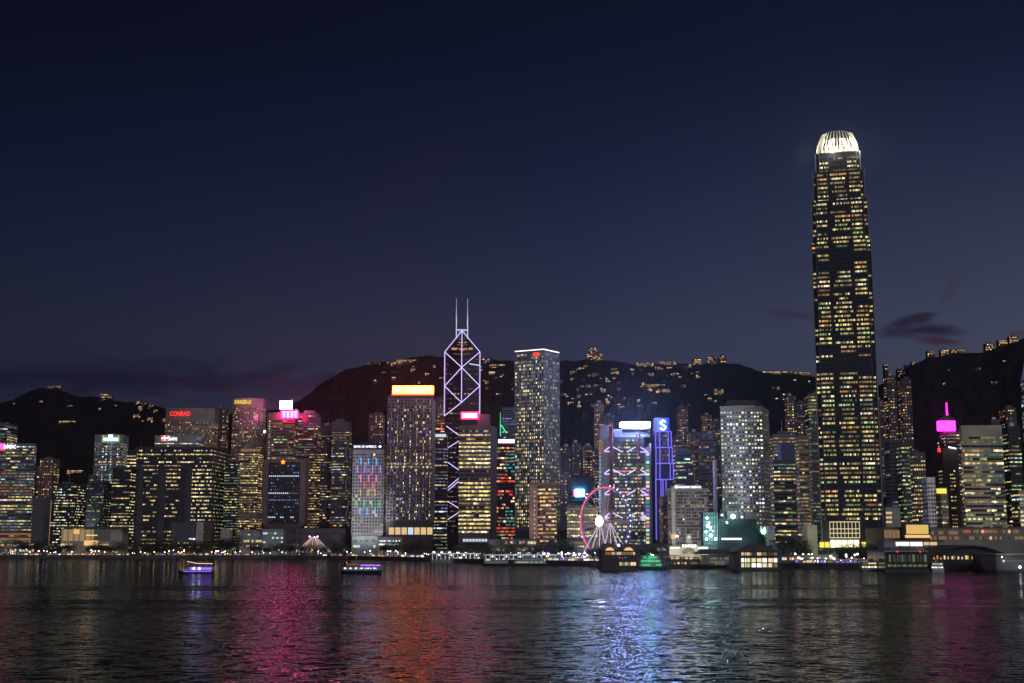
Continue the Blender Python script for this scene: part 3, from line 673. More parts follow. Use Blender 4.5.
mb = MB(); mb.pbox(392.5, 433.5, 386, 393.8, Y + .4, 1.2, 'sign_orange'); mb.build('sign_panel', t)
for (a, b, c, d) in ((394.5, 398.5, 387, 392.8), (399.8, 403, 387, 389.5), (405, 411, 388, 391.5), (412, 416.5, 386.8, 392.8), (418, 424, 388.5, 392.9), (425, 431.5, 387, 390.6)): MB().pbox(a, b, c, d, Y, .35, 'sign_gold').build('sign_patch', t)
MB().pbox(391, 434, 394.4, 395.4, Y - .3, .6, 'sign_red').build('sign_trim', t)
for k in range(7):
    x = 388.8 + k * 6.4; MB().pbox(x, x + 5.2, 527.5, 534.5, Y - .8, .5, 'light_warm' if k != 3 else 'light_cool').build('lobby_window', t)

# --- behind: left of crossed tower
tower(RT, 'distant apartment tower with warm windows just left of the crossed tower', 'tower', 434, 446, 399, 2350, DBR, resi(.45), zw0=150)
t = tower(A, 'narrow dark tower with white banded floor left of crossed tower', 'tower', 434, 448, 433, 1790, NAVY, offc(.5, fh=4.5, cw=2.6, pal=COOL + [('warm', 2)], hf=.4), plant=False)
MB().pbox(435, 446, 434, 437, 1789, .5, 'light_cool').build('sky_lobby_band', t)
MB().pbox(441.2, 442, 425, 431, 1795, 1, 'sign_red').build('red_mast', t)
tower('office_block', 'brown topped low tower half hidden behind the glittering orange signed tower', 'tower', 433, 449, 418, 2000, BROWN, offc(.6, pal=[('dwarm', 3), ('warm', 2), ('dorange', 3)], hf=.4), zw0=130, plant=False)

# --- crossed prismatic tower
Y = 1880
t = thing('prism_tower', 'prism shaped glass tower outlined with lilac crossed lights and twin masts', 'tower', (P(462, 540, Y).x, Y + 20, GZ))
def bp(px, py, dep=0): return P(px, py, Y + dep)
D = 24
gm = pmat('prism_glass', (.035, .04, .06), .1, .2, .2, .03, .7)
L_ = lambda py: bp(445, 352, D).x; 
xl = bp(445.2, 352, D).x; xr = bp(479.6, 352, D).x; xc = bp(461.8, 352, 0).x; zs = bp(0, 352, D).z; za = bp(0, 331, 6).z
z402 = bp(0, 402.5).z; z416 = bp(0, 416, D).z
mb = MB()
# lower square shaft, corner to the viewer
low = [(xc, Y), (xr, Y + D), (xc, Y + 2 * D), (xl, Y + D)]
mb.prism(low, GZ, z402 - 12, gm)
mb.prism(low, z402 - 12, zs, gm)
top_ = (xc, Y + 6, za); n0 = len(mb.v)
for a, b in ((0, 1), (1, 2), (2, 3), (3, 0)): mb.face([(low[a][0], low[a][1], zs + .01), (low[b][0], low[b][1], zs + .01), top_], gm)
mb.build('glass_shaft', t)
def strip(a, b, r=.55, m='edge_lilac', name='light_strip'):
    return MB().tube(a, b, r, m, seg=5).build(name, t)
def onL(py): return Vector((xl - .6, Y + D - .8, bp(0, py, D).z))
def onR(py): return Vector((xr + .6, Y + D - .8, bp(0, py, D).z))
def onC(py): return Vector((xc, Y - 1.0, bp(0, py).z))
ap = Vector((xc, Y + 4.5, za + .5))
strip(onL(352), ap); strip(onR(352), ap); strip(onC(352), ap)
strip(onL(352), onL(416)); strip(onR(352), onR(416)); strip(onC(352), onC(402.5))
strip(onL(352), onC(367.5)); strip(onR(352), onC(367.5)); strip(onC(367.5), onL(386)); strip(onC(367.5), onR(386))
strip(onL(386), onC(402.5)); strip(onR(386), onC(402.5)); strip(onC(402.5), onL(416))
q = lambda f, py: Vector((xl + (xc - xl) * f, Y + D * (1 - f) - 1.2, bp(0, py, D * (1 - f)).z))
strip(q(.1, 426), q(.95, 436.5)); strip(q(.95, 440), q(.1, 449)); strip(q(.1, 461), q(.95, 471)); strip(q(.95, 477), q(.05, 490)); strip(q(.95, 480), q(.05, 493)); strip(q(.1, 500), q(.95, 509)); strip(q(.95, 511.5), q(.1, 521))
strip(onR(365.5), Vector((xr - 14, Y + D - 16, bp(0, 363, 0).z)), .8, 'light_cool')
MW = pmat('mast_white', (.75, .75, .78), .5)
mz = P(462, 345, Y); lamp_q = [(P(457, 336, Y - 30), P(457, 312, Y + 8)), (P(467, 336, Y - 30), P(467, 312, Y + 8))]
for x in (456.4, 467.6):
    a = P(x, 338.5, Y + 8); b = P(x, 329.5, Y + 8); c_ = P(x, 316, Y + 8); d_ = P(x, 299, Y + 8)
    mb = MB(); mb.tube(a, b, .8, 'light_cool'); mb.tube(b, c_, .75, MW); mb.tube(c_, d_, .6, MW, .45); mb.box(c_.x - 1.2, c_.x + 1.2, c_.y - .8, c_.y + .8, c_.z - .3, c_.z + .3, STEEL); mb.ball(d_, .6, 'light_warm'); mb.build('mast', t)
mb = MB(); a = P(456.4, 329.8, Y + 8); b = P(467.6, 329.8, Y + 8); mb.tube(a, b, .8, 'light_cool'); a = P(458, 330, Y + 8); b = P(461.8, 333, Y + 7); mb.tube(a, b, .4, 'light_cool'); a = P(466, 330, Y + 8); mb.tube(a, b, .4, 'light_cool'); mb.build('mast_frame', t)
def onface(f, py):   # f -1..1 across the two faces
    w = abs(f); return Vector((xc + ((xr if f > 0 else xl) - xc) * w, Y + D * w - .5, bp(0, py, D * w).z))
rp = random.Random(11)
for py, w, m in ((340, .18, 'dorange'), (343, .28, 'orange'), (345.5, .30, 'dorange'), (349.3, .60, 'orange'), (350.5, .62, 'warm'), (355, .5, 'dorange')):
    mb = MB()
    for s in (-1, 1):
        kk = 8
        for i in range(kk):
            if rp.random() < .15: continue
            u0 = s * w * (i + .1) / kk; u1 = s * w * (i + .9) / kk; off = 6 * max(0, (352 - py) / 21)
            a = onface(u0, py - abs(u0) * 1.5); b = onface(u1, py - abs(u1) * 1.5)
            for v in (a, b): v.y = Y + (6 + D * 0) * max(0, (352 - py) / 21) + D * abs(u0 if v is a else u1) - 1.2
            mb.face([(a.x, a.y, a.z), (b.x, b.y, b.z), (b.x, b.y, b.z + 1.4), (a.x, a.y, a.z + 1.4)], 'light_' + m)
    mb.build('storey_glazing', t)
for i in range(36):
    py = 360 + i * 4.9; mb = MB(); base = rp.random()
    for s in (-1, 1):
        if s > 0 and py > 408: continue
        for j in range(10):
            if rp.random() > .25 + base * .5: continue
            a = onface(s * (.08 + j * .09), py); b = onface(s * (.08 + j * .09 + .07), py); c = rp.choice(('dyellow', 'vdim', 'dcool', 'dwarm', 'vdim', 'warm' if base > .8 else 'vdim'))
            if a.z > zs - 3: continue
            mb.face([a, b, b + Vector((0, 0, 1.5)), a + Vector((0, 0, 1.5))], 'light_' + c)
    if mb.f: mb.build('storey_glazing', t)

# --- yellow banded office with pink sign
Y = 1640
def bandp(i, j, nf, nc, r, c):
    if .50 < i / nf < .585: return None if r.random() < .85 else 'dyellow'
    return c if c else ('dyellow' if r.random() < .45 else None)
t = tower(A, 'office block of bright yellow bands with glowing pink rooftop panel', 'tower', 459, 497, 426, Y, (.13, .11, .11), offc(1.0, fh=5.0, cw=2.4, pal=GOLD, run=6, hf=.46, wf=.92, pat=bandp, sidepat=lambda *a: 'skip'), side=6.5, depth=40, zw0=P(0, 534, Y).z, ledge=True, plant=False, top=.012)
MB().pbox(477, 490, 414, 425, Y + 6, 14, ROOFM).build('roof_plant', t)
MB().pbox(461, 478.5, 412, 419, Y - 1, 1.2, 'sign_rose').build('sign_panel', t)
MB().pbox(463, 476.5, 413.6, 417.4, Y - 1.6, .5, 'sign_pinkwhite').build('sign_patch', t)
mb = MB(); mb.pbox(462, 462.7, 419, 427, Y, .8, DARK); mb.pbox(477, 477.7, 419, 427, Y, .8, DARK); mb.pbox(469, 469.7, 419, 427, Y, .8, DARK); mb.build('sign_frame', t)
mb = MB(); mb.pbox(462, 489, 538, 543, Y - 6, 5.5, pmat('wall_0.20_0.20_0.22', (.20, .20, .22))); mb.build('podium', t)
for k in range(8): MB().pbox(463 + k * 3.1, 465.3 + k * 3.1, 539, 541.5, Y - 6.6, .4, 'light_cool').build('lobby_window', t)

# --- green mast / coloured screen tower
Y = 1720
tower(A, 'grey box topped tower with white roof frame behind the green lit mast', 'tower', 502, 516, 408, 2050, (.13, .13, .16), offc(.45, pal=COOL, hf=.3), zw0=150, plant=False)
t = tower(A, 'slim tower with white rooftop light row and red blue striped floors', 'tower', 491, 518, 445, Y, NAVY, S(fh=4.3, cw=2.4, wf=.95, hf=.55, p=.5, run=3, pal=[('warm', 3), ('orange', 1), ('red', 1.2), ('cream', 1), ('dwarm', 2)], pat=lambda i, j, nf, nc, r, c: ('skip' if j < nc * .18 else ('teal' if (j > nc * .5 and ((i / nf) > .72 and (i / nf) < .93 or .2 < i / nf < .36) and r.random() < .7) else ('red' if (j > nc * .5 and r.random() < .10) else c)))), plant=False)
mb = MB()
for k in range(5): mb.pbox(498.3 + k * 3.55, 501.3 + k * 3.55, 439.3, 443, Y - 1, .8, 'sign_white')
mb.build('roof_light_row', t)
MB().pbox(498, 516, 438.8, 443.3, Y - .1, 6, DARK).build('sign_panel', t)
mb = MB(); mb.tube(P(500.4, 436, Y), P(500.4, 412, Y), .8, 'mast_green', .3); mb.tube(P(501, 425, Y), P(506.5, 433, Y), .9, 'mast_green', .9); mb.build('mast', t)
tower('office_block', 'narrow blue grey shaft with stacked lights right of yellow banded office', 'tower', 489, 497, 428, 1800, (.07, .07, .11), offc(.6, fh=4.5, cw=2.2, pal=COOL, run=1, hf=.3), plant=False)

# --- tall square tower with pink edge
Y = 1660
a = P(515, 353, Y + 6); b = P(543.5, 350.5, Y - 14); c = P(559, 354, Y + 16)
poly = [(a.x, a.y), (b.x, b.y), (c.x, c.y), (a.x + c.x - b.x, a.y + c.y - b.y)]
def grid(i, j, nf, nc, r, c):
    if c in ('orange',): return 'dwarm'
    return ('cream' if r.random() < .28 else ('yellow' if r.random() < .3 else ('dyellow' if r.random() < .6 else 'dgreen'))) if r.random() < .84 else None
t = tower('office_tower', 'tall square tower of gridded lights with pink lit roof edge', 'tower', 515, 559, 352, Y, (.05, .055, .06), S(fh=4.6, cw=3.0, wf=.42, hf=.62, p=.5, run=1, pal=DIMOFF, pat=grid), poly=poly, fins=3.0, finm=pmat('steel_fin', (.12, .145, .15), .5), ledge=True, plant=False, zw0=40)
zt = P(0, 352, Y).z + 1.4
for p_, q_ in ((poly[0], poly[1]), (poly[1], poly[2])): MB().tube((p_[0], p_[1] - 1, zt), (q_[0], q_[1] - 1, zt), .7, 'edge_white').build('light_strip', t)
mb = MB(); mb.pbox(533.5, 538.8, 352.6, 353.6, Y - 12.5, .5, 'sign_red'); mb.pbox(533.5, 538.8, 355.2, 356, Y - 12.5, .5, 'sign_red'); mb.pbox(533.4, 534.6, 352.6, 356, Y - 12.5, .5, 'sign_red'); mb.pbox(536.5, 538.8, 353.8, 355.2, Y - 12.5, .5, 'sign_red'); mb.build('logo', t)
# --- curved warm hotel block in front
Y = 1500
t = tower('office_block', 'warm curved banded block with pinkish tower at its left', 'building', 537, 556.5, 486, Y, (.24, .16, .13), S(fh=4.6, cw=2.3, wf=.95, hf=.42, p=.95, run=4, pal=[('warm', 3), ('dwarm', 3), ('yellow', 3), ('orange', 1.2), ('cream', 1)]), poly=arc_poly(537, 556.5, 486, Y, 25, 7), ledge=False, plant=False)
mb = MB(); mb.pbox(529.5, 537.6, 484, 545, Y - 4, 20, pmat('wall_0.42_0.27_0.23', (.42, .27, .23))); mb.pbox(529.5, 556, 482.5, 485.5, Y + 4, 22, MATS['wall_0.42_0.27_0.23']); mb.build('stair_tower', t)
for k in range(11): MB().pbox(534.2, 535, 491 + k * 4.6, 492.6 + k * 4.6, Y - 4.4, .3, 'light_warm').build('window', t)

# --- mid-level apartment towers behind centre
for (x0, x1, yt, Yb, lab, p) in (
        (560, 571, 447, 2250, 'dark apartment tower just right of the gridded square tower', .42), (572, 581, 443, 2300, 'taller middle apartment tower left of the floodlit bank', .45), (582, 592, 446, 2240, 'third apartment tower from the gridded square tower', .42),
        (592, 601, 450, 2220, 'apartment tower closest to the left side of floodlit bank', .4), (594, 604, 403, 2450, 'lone tall apartment tower on the slope above the great wheel', .5), (604, 613, 416, 2480, 'lower apartment tower beside the lone tall one on the slope', .4),
        (676, 688, 408, 2350, 'tall slim apartment tower right of the violet outlined tower', .5), (689, 700, 432, 2250, 'apartment tower between the slim one and round windowed tower', .5), (701, 712, 415, 2380, 'gold lit apartment tower high behind the pale hotel', .6),
        (711, 722, 421, 2300, 'gold lit apartment tower touching the round windowed tower', .6), (672, 681, 438, 2200, 'low apartment tower right beside the violet outlined tower', .45),
        (784, 796, 396, 2150, 'bright orange windowed apartment tower left of the tallest tower', .75), (795, 805, 403, 2180, 'orange windowed apartment tower next to the green grey office', .55),
        (883, 896, 376, 2050, 'gold windowed apartment tower immediately right of tallest tower', .62), (897, 911, 379, 2080, 'second gold windowed apartment tower right of the tallest tower', .6),
        (871, 884, 400, 2200, 'dim apartment tower mostly hidden behind the tallest tower', .4)):
    tower(RT, lab, 'tower', x0, x1, yt, Yb, (.055, .06, .085), resi(p, fh=4.6, cw=3.9), zw0=70)

# --- city hall block and cyan sign
t = tower(A, 'blue tinged tower with bright cyan rooftop screen', 'tower', 567, 593, 478, 1560, (.09, .11, .17), offc(.5, fh=4.5, pal=COOL, hf=.35), top=.16, plant=True)
MB().pbox(575.5, 584, 489.5, 496.5, 1558.5, 1, 'sign_cyan').build('screen', t)
MB().pbox(573, 574.6, 490, 496, 1558.5, 1, 'led_pink').build('side_screen', t)
t = tower('office_block', 'pale low rise civic block with even rows of cream windows', 'building', 567, 598, 508, 1380, (.36, .37, .38), S(fh=3.7, cw=2.4, wf=.72, hf=.55, p=.9, run=6, pal=[('cream', 3), ('dyellow', 5), ('yellow', 2), ('dcool', 2)]), plant=False)
MB().pbox(567, 597, 508.6, 509.6, 1378.5, 1, 'light_dyellow').build('roof_light_row', t)

# --- floodlit bank with trusses
Y = 1480
t = thing('bank_tower', 'bank tower with red masts and violet zigzag trusses under a blazing white sign', 'tower', (P(626, 540, Y).x, Y + 20, GZ))
bm = pmat('wall_0.26_0.27_0.30', (.26, .27, .30), .6)
mb = MB(); mb.pbox(600.5, 609.5, 425, 562, Y + 4, 30, bm); mb.pbox(609.5, 645, 437, 562, Y + 3, 30, pmat('bank_glass', (.07, .08, .10), .25)); mb.pbox(614, 650, 429, 437, Y + 12, 20, pmat('bank_plant', (.05, .055, .07))); mb.pbox(645, 650.5, 447, 562, Y + 4, 28, bm); mb.pbox(650.5, 652, 443, 562, Y + 14, 28, bm); mb.build('wall', t)
rb = random.Random(21)
for i in range(34):
    py = 440.5 + i * 3.45; mb = MB(); zc = P(0, py, Y).z; lo, hi = (613, 644) if i > 6 else (618, 640 - (6 - i))
    x = lo
    dark = i % 7 == 6
    while x < hi:
        if rb.random() < (.86 if not dark else .15): mb.pbox(x, x + 1.7, py - 1.0, py + .9, Y + 2.7, .2, 'light_' + rb.choice(('green', 'dgreen', 'dgreen', 'cream', 'cool', 'dyellow', 'dcool', 'dcool')))
        x += 2.05
    if mb.f: mb.build('storey_glazing', t)
for x, w in ((609.8, 3.2), (637.3, 3.2)):
    mb = MB(); a = P(x, 423 if x < 620 else 431, Y); z1 = a.z; x0_ = P(x, 480, Y).x; x1_ = P(x + w, 480, Y).x; z = GZ
    rm = pmat('mast_steel', (.30, .10, .10), .5, .3)
    for xx in (x0_, x1_): mb.tube((xx, Y - .5, GZ), (xx, Y - .5, z1), .6, rm)
    while z < z1 - 4: mb.tube((x0_, Y - .5, z), (x1_, Y - .5, z + 3.4), .35, 'mast_red' if int(z) % 3 else rm); z += 4.4
    mb.build('mast', t)
for py in (450, 472.5, 493, 516):
    for (ax, ay, bx, by) in ((604.5, 4, 609.5, 0), (613, 0, 622.5, 5), (627, 5, 635.5, 0), (640.5, 0, 647.5, 5), (604.5, 4.6, 609.5, 4.6), (640.5, 5, 648.5, 5)):
        MB().tube(P(ax, py + ay - 3, Y - 1.5), P(bx, py + by - 3, Y - 1.5), .62, 'edge_lilac', seg=5).build('truss', t)
for py in (470.5, 491.5):
    MB().pbox(617, 630, py, py + 1.0, Y + 1.8, .5, 'rim_red').build('red_light_band', t)
mb = MB(); ex = P(636, 424, Y - 2); hw = 17.5; pts = []
for i in range(16):
    ang = 2 * math.pi * i / 16; pts.append((ex.x + hw * math.cos(ang), Y + 10 + 12 * math.sin(ang)))
mb.prism(pts, P(0, 425.8, Y).z, P(0, 422, Y).z, 'sign_bluewhite'); mb.build('roof_sign', t)
mb = MB(); mb.pbox(622, 650, 426, 429, Y + 6, 10, DARK); mb.build('sign_base', t)
for k in range(24):
    py = 449 + k * 4.0; MB().pbox(646.2, 649.4, py, py + 2.6, Y + 3.5, .4, 'light_' + rb.choice(('cream', 'pink', 'green', 'cool', 'cream', 'violet', 'teal'))).build('colour_panel', t)
mb = MB()
for k in range(26): mb.pbox(599.6, 600.4, 440 + k * 3.9, 442 + k * 3.9, Y + 3, .5, 'light_cool')
mb.build('light_strip', t)
MB().pbox(600, 603.5, 441, 453, Y + 2.6, .7, 'light_dorange').build('glowing_panel', t)

# --- violet outlined stepped tower
Y = 1500
t = thing('office_tower', 'slim stepped tower outlined in violet light with blue emblem on top', 'tower', (P(664, 540, Y).x, Y + 15, GZ)); tag(t, 'slim stepped tower outlined in violet light with blue emblem on top', 'tower')
bm = pmat('violet_tower_wall', (.025, .025, .05), .4)
segs = [(655.3, 670, 417.5, 431.5), (655.6, 671.2, 431.5, 447.5), (656, 672.2, 447.5, 463.5), (656, 673.3, 463.5, 479.5), (656, 673.3, 479.5, 562)]
mb = MB()
for i, (a, b, c, d) in enumerate(segs): mb.pbox(a, b, c, d, Y + (5 - i) * .4, 24 + i * .5, bm)
mb.build('wall', t)
MB().pbox(657.6, 669, 418.5, 431, Y + 1.4, .5, pmat('sign_blue_panel', (.03, .05, .4))).build('sign_panel', t)
mb = MB()
lg = ((665.6, 421.8), (663, 420.3), (660.3, 423), (666, 427), (663.4, 429.8), (660.4, 428.2))
for (a, b), (c, d) in zip(lg, lg[1:]): mb.tube(P(a, b, Y + .7), P(c, d, Y + .7), .75, 'sign_greenwhite', seg=5)
mb.build('logo', t)
def vline(a, b, c, d): MB().tube(P(a, b, Y - .2), P(c, d, Y - .2), .62, 'edge_violet', seg=5).build('light_strip', t)
for i, (a, b, c, d) in enumerate(segs[1:4]):
    vline(a, c, b, c); vline(a, c, a, d); vline(b, c, b, d); vline(a + 4, c, a + 4, d); vline(b - 3, c, b - 3, d)
vline(656, 479.5, 673.3, 479.5); vline(655.8, 479.5, 656.4, 540); vline(661, 479.5, 661, 515); vline(666, 479.5, 666, 492); vline(663, 479, 663, 520)
rb = random.Random(9)
for i in range(24):
    py = 435 + i * 3.9; mb = MB()
    for j in range(5):
        if rb.random() < .35: mb.pbox(660.3 + j * 1.7, 661.5 + j * 1.7, py, py + 1.5, Y + 1, .12 - (.0), 'light_' + rb.choice(('dorange', 'dwarm', 'dorange', 'orange', 'dviolet')))
    if mb.f: mb.build('storey_glazing', t)

# --- dark block, hotel and neighbours
tower(A, 'dark office block with three white lit floors right of violet tower', 'tower', 673, 692, 452, 1640, (.05, .055, .08), offc(.5, fh=4.6, cw=2.6, pal=[('cream', 3), ('cool', 2), ('green', 2), ('dyellow', 2)], run=5, hf=.4))
tower(A, 'muted grey blue tower with dim windows above the pale hotel', 'tower', 694, 716, 434, 1700, (.13, .12, .15), offc(.45, fh=4.3, cw=2.6, pal=[('dwarm', 5), ('dorange', 4), ('orange', .8), ('vdim', 4)], run=2, hf=.35))
tower(A, 'thin pale column tower beside the muted grey blue tower', 'tower', 712.5, 716.5, 461, 1500, (.5, .45, .42), S(fh=8, cw=5, wf=.1, hf=.1, p=0, run=1, pal=OFFICE), depth=12, plant=False)
Y = 1330
t = tower('hotel_tower', 'pale gridded harbour hotel with white rooftop lettering', 'hotel', 665, 708, 489, Y, (.34, .32, .32), S(fh=3.3, cw=2.0, wf=.7, hf=.6, p=.2, run=1, pal=[('dwarm', 5), ('orange', 1), ('warm', 1.4), ('vdim', 5), ('dyellow', 3)], pat=lambda i, j, nf, nc, r, c: c if c else ('vdim' if r.random() < .35 else None)), side=-3, ledge=True, plant=False, zw0=GZ + 12)
mb = MB(); mb.pbox(673, 702, 485.5, 489, Y + 2, 20, pmat('wall_0.34_0.32_0.32', (.34, .32, .32))); mb.build('roof_plant', t)
text(t, 'MANDARIN ORIENTAL', 678, 701.5, 486, 488.3, Y + 1.2, 'sign_white')
MB().pbox(675, 677.3, 485.8, 488.3, Y + .8, .6, 'sign_white').build('fan_emblem', t)
mb = MB(); mb.pbox(671.6, 675.4, 487, 550, Y - 3, 2.6, pmat('wall_0.60_0.56_0.50', (.60, .56, .50))); mb.build('pillar', t)
MB().pbox(671.2, 675.8, 534, 539, Y - 4, .8, 'light_warm').build('lobby_window', t)
tower('office_block', 'lower wing of the pale harbour hotel beside the violet tower', 'building', 659, 667, 497, 1350, (.30, .27, .27), S(fh=3.4, cw=2.4, wf=.6, hf=.5, p=.3, run=1, pal=HOTEL), plant=False)

# --- round windowed tower
Y = 1320
t = tower('office_tower', 'tall pale slab tower covered in round windows', 'tower', 720, 768.5, 407, Y, (.50, .55, .60), S(fh=3.95, cw=3.15, wf=.5, hf=.47, p=.62, run=1, even=True, round=True, pal=[('cream', 4), ('white', 3), ('cool', 2.5), ('yellow', 2), ('dyellow', 2)], sidepat=lambda i, j, nf, nc, r, c: 'dyellow' if r.random() < .4 else None), side=6.5, depth=42, top=.012, plant=False, zw0=P(0, 545, Y).z)
pl = footprint(722, 767, 407, Y, 42, 6); cx_ = sum(p[0] for p in pl) / 4; cy_ = Y + 20
mb = MB(); mb.prism([(cx_ + (a - cx_) * .93, cy_ + (b - cy_) * .9) for a, b in pl], P(0, 407, Y).z, P(0, 399.5, Y).z, ROOFM, top=[(cx_ + (a - cx_) * .74, cy_ + (b - cy_) * .7) for a, b in pl]); mb.build('roof', t)
MB().pbox(731, 755, 405.6, 406.4, Y + 1.4, .3, 'light_dorange').build('roof_light_row', t)

# --- right of round windows
tower('office_tower', 'brown flat office tower with dim gold rows behind the yellow banded block', 'tower', 768, 796, 435, 1520, (.17, .14, .13), offc(.75, fh=4.0, cw=2.4, pal=[('dwarm', 5), ('warm', 1.6), ('dyellow', 3), ('orange', .8)], run=3, hf=.4), zw0=70)
tower('office_tower', 'brown narrow office tower between yellow banded block and tallest tower', 'tower', 795, 808, 437, 1460, (.22, .18, .14), offc(.8, fh=4.0, cw=2.4, pal=[('dwarm', 5), ('dyellow', 5), ('warm', 1)], run=2, hf=.45))
t = tower('office_tower', 'yellow banded office block right of the round windowed tower', 'tower', 768, 795, 461, 1400, (.11, .11, .11), offc(.85, fh=4.0, cw=2.4, pal=[('yellow', 2), ('dyellow', 5), ('cream', 1.5), ('warm', 1.2), ('dgreen', 3)], run=5, hf=.42), ledge=True, plant=False)
MB().pbox(781, 795, 443, 461, 1408, 20, pmat('roof_plant_blue', (.10, .12, .17))).build('roof_plant', t)
tower('office_tower', 'green grey office tower close behind the left side of tallest tower', 'tower', 804, 823, 394, 1750, (.13, .13, .12), offc(.65, fh=4.3, cw=2.6, pal=[('dyellow', 5), ('dgreen', 4), ('yellow', 1), ('dwarm', 2)], run=3, hf=.42))
t = tower('office_tower', 'dim lower office tower with orange floor low beside tallest tower', 'tower', 807, 824, 430, 1480, (.13, .13, .12), offc(.5, fh=4.0, cw=2.4, pal=[('dyellow', 5), ('dgreen', 4), ('dorange', 3), ('dcool', 1)], run=3, hf=.36))
t = tower('office_block', 'plain yellowish windowless box at the foot of the tallest tower', 'building', 802.5, 817, 526, 1150, (.55, .52, .36), S(fh=9, cw=9, wf=.05, hf=.05, p=0, run=1, pal=OFFICE), plant=False)
tower('office_block', 'small white low building right of the netted construction site', 'building', 764, 774.5, 527, 1180, (.5, .5, .48), S(fh=4, cw=4, wf=.8, hf=.3, p=.5, run=2, pal=[('dcool', 2), ('dgreen', 2)]), plant=False)

# --- tallest tower
Y = 1210
xcen = P(853, 540, Y + 28).x; FRONT = Y
t = thing('skyscraper', 'tallest dark tower with setbacks and floodlit claw crown', 'skyscraper', (xcen, Y + 28, GZ)); t.rotation_euler.z = R(-14.7)
def hw_at(py, wpx): return (P(900 + wpx, py, Y).x - P(900, py, Y).x) / 2
levels = [(GZ, 241, 58.3, 61.7), (None, 199, 55, 57), (None, 169, 50, 53), (None, 149.5, 43.5, 47)]
im = pmat('tower_glass', (.03, .038, .05), .3, .1, .2, .05, .6); fm = pmat('tower_fin', (.34, .34, .36), .35, .4)
mb = MB(); z0 = GZ; fl = []
for (_, py, wpx, _) in levels:
    z1 = P(0, py, Y).z; h = hw_at(py, wpx); nch = h * .16; cy0 = Y + 28
    pl = [(-h + nch, -h), (h - nch, -h), (h - nch, -h + nch * .6), (h, -h + nch * .6), (h, h - nch), (h - nch, h), (-h + nch, h), (-h, h - nch), (-h, -h + nch * .6), (-h + nch, -h + nch * .6)]
    pl = [(xcen + a, cy0 + b) for a, b in pl]; mb.prism(pl, z0, z1, im); fl.append((z0, z1, h, nch)); z0 = z1
mb.build('glass_shaft', t)
mb = MB()
for (a, b, h, nch) in fl:
    for s in (-1, 1):
        mb.box(xcen + s * h - .5, xcen + s * h + .5, cy0 - h + nch * .6 - 1.0, cy0 - h + nch * .6 - .02, a + 12 if a == GZ else a, b, fm)
        mb.box(xcen + s * (h - nch) - .4, xcen + s * (h - nch) + .4, cy0 - h - .9, cy0 - h - .02, a + 12 if a == GZ else a, b, pmat('fin_dark', (.11, .12, .145), .4))
    k = 22
    for i in range(1, k):
        xx = xcen - (h - nch) + 2 * (h - nch) * i / k; mb.box(xx - .09, xx + .09, cy0 - h - .35, cy0 - h - .02, a + 12 if a == GZ else a, b, MATS['fin_dark'])
mb.build('fin', t)
ri = random.Random(31); ztop = fl[-1][1]; z = P(0, 521, Y).z; nfl = 0; fhh = (ztop - z) / 84
for i in range(84):
    zc = z + (i + .5) * fhh
    for (a, b, h, nch) in fl:
        if a <= zc < b: break
    # pixel height of this floor
    pyy = 544 - (zc - CAMZ) / Y * F * (.98 if zc < 200 else .955)
    dark = any(lo < i < hi for lo, hi in ((32, 35.2), (56, 59.2), (82.5, 84), (0, 1)))
    mb = MB(); bays = [(-h + .8, -h + nch - .6, cy0 - h + nch * .6), (-h + nch + .5, -h * .42, cy0 - h), (-h * .38, h * .38, cy0 - h), (h * .42, h - nch - .5, cy0 - h), (h - nch + .6, h - .8, cy0 - h + nch * .6)]
    fb = ri.choice((.7, 1.0, 1.0, 1.0, 1.0)) if i > 56 or i < 32 else ri.choice((.4, .8, 1.0, 1.0)); base = ri.choice(('dyellow', 'yellow', 'green', 'yellow', 'cream', 'cream', 'yellow', 'yellow', 'green', 'yellow')) if i < 56 else ri.choice(('dyellow', 'yellow', 'green', 'yellow', 'cream', 'orange', 'dyellow'))
    for bi, (u0, u1, yy) in enumerate(bays):
        x = u0; lit = ri.random() < (.95 if not dark else .06) * fb and not (bi in (0, 4) and ri.random() < .35)
        cc = base if ri.random() < .65 else ri.choice(('dyellow', 'green', 'yellow', 'cream', 'dgreen', 'orange', 'dorange', 'cream'))
        a0 = ri.random() * .3 if bi == 2 else 0; a1 = 1 - ri.random() * .3 if bi == 2 else 1
        while x + 1.1 < u1:
            f = (x - u0) / (u1 - u0); on = lit and a0 <= f <= a1 and ri.random() < .93
            mb.face([(xcen + x, yy - .15, zc - .95), (xcen + x + 1.15, yy - .15, zc - .95), (xcen + x + 1.15, yy - .15, zc + .85), (xcen + x, yy - .15, zc + .85)], litm(cc if ri.random() < .7 else 'dyellow', ri) if on else GLASS)
            x += 1.38
    # side facing the harbour centre
    h2 = h
    x = -h2 + nch
    while x < h2 - nch - 2:
        if ri.random() < .3 * (0.1 if dark else 1): mb.face([(xcen - h2 - .15, cy0 + x + 1.2, zc - .8), (xcen - h2 - .15, cy0 + x, zc - .8), (xcen - h2 - .15, cy0 + x, zc + .6), (xcen - h2 - .15, cy0 + x + 1.2, zc + .6)], 'light_dyellow')
        x += 2
    mb.build('storey_glazing', t)
CR = pmat('crown_stone', (.75, .72, .62), .6, 0, .05)
h = fl[-1][2]; zc0 = ztop; crown_h = P(0, 132.5, Y + 22).z - ztop; hh = h * .90
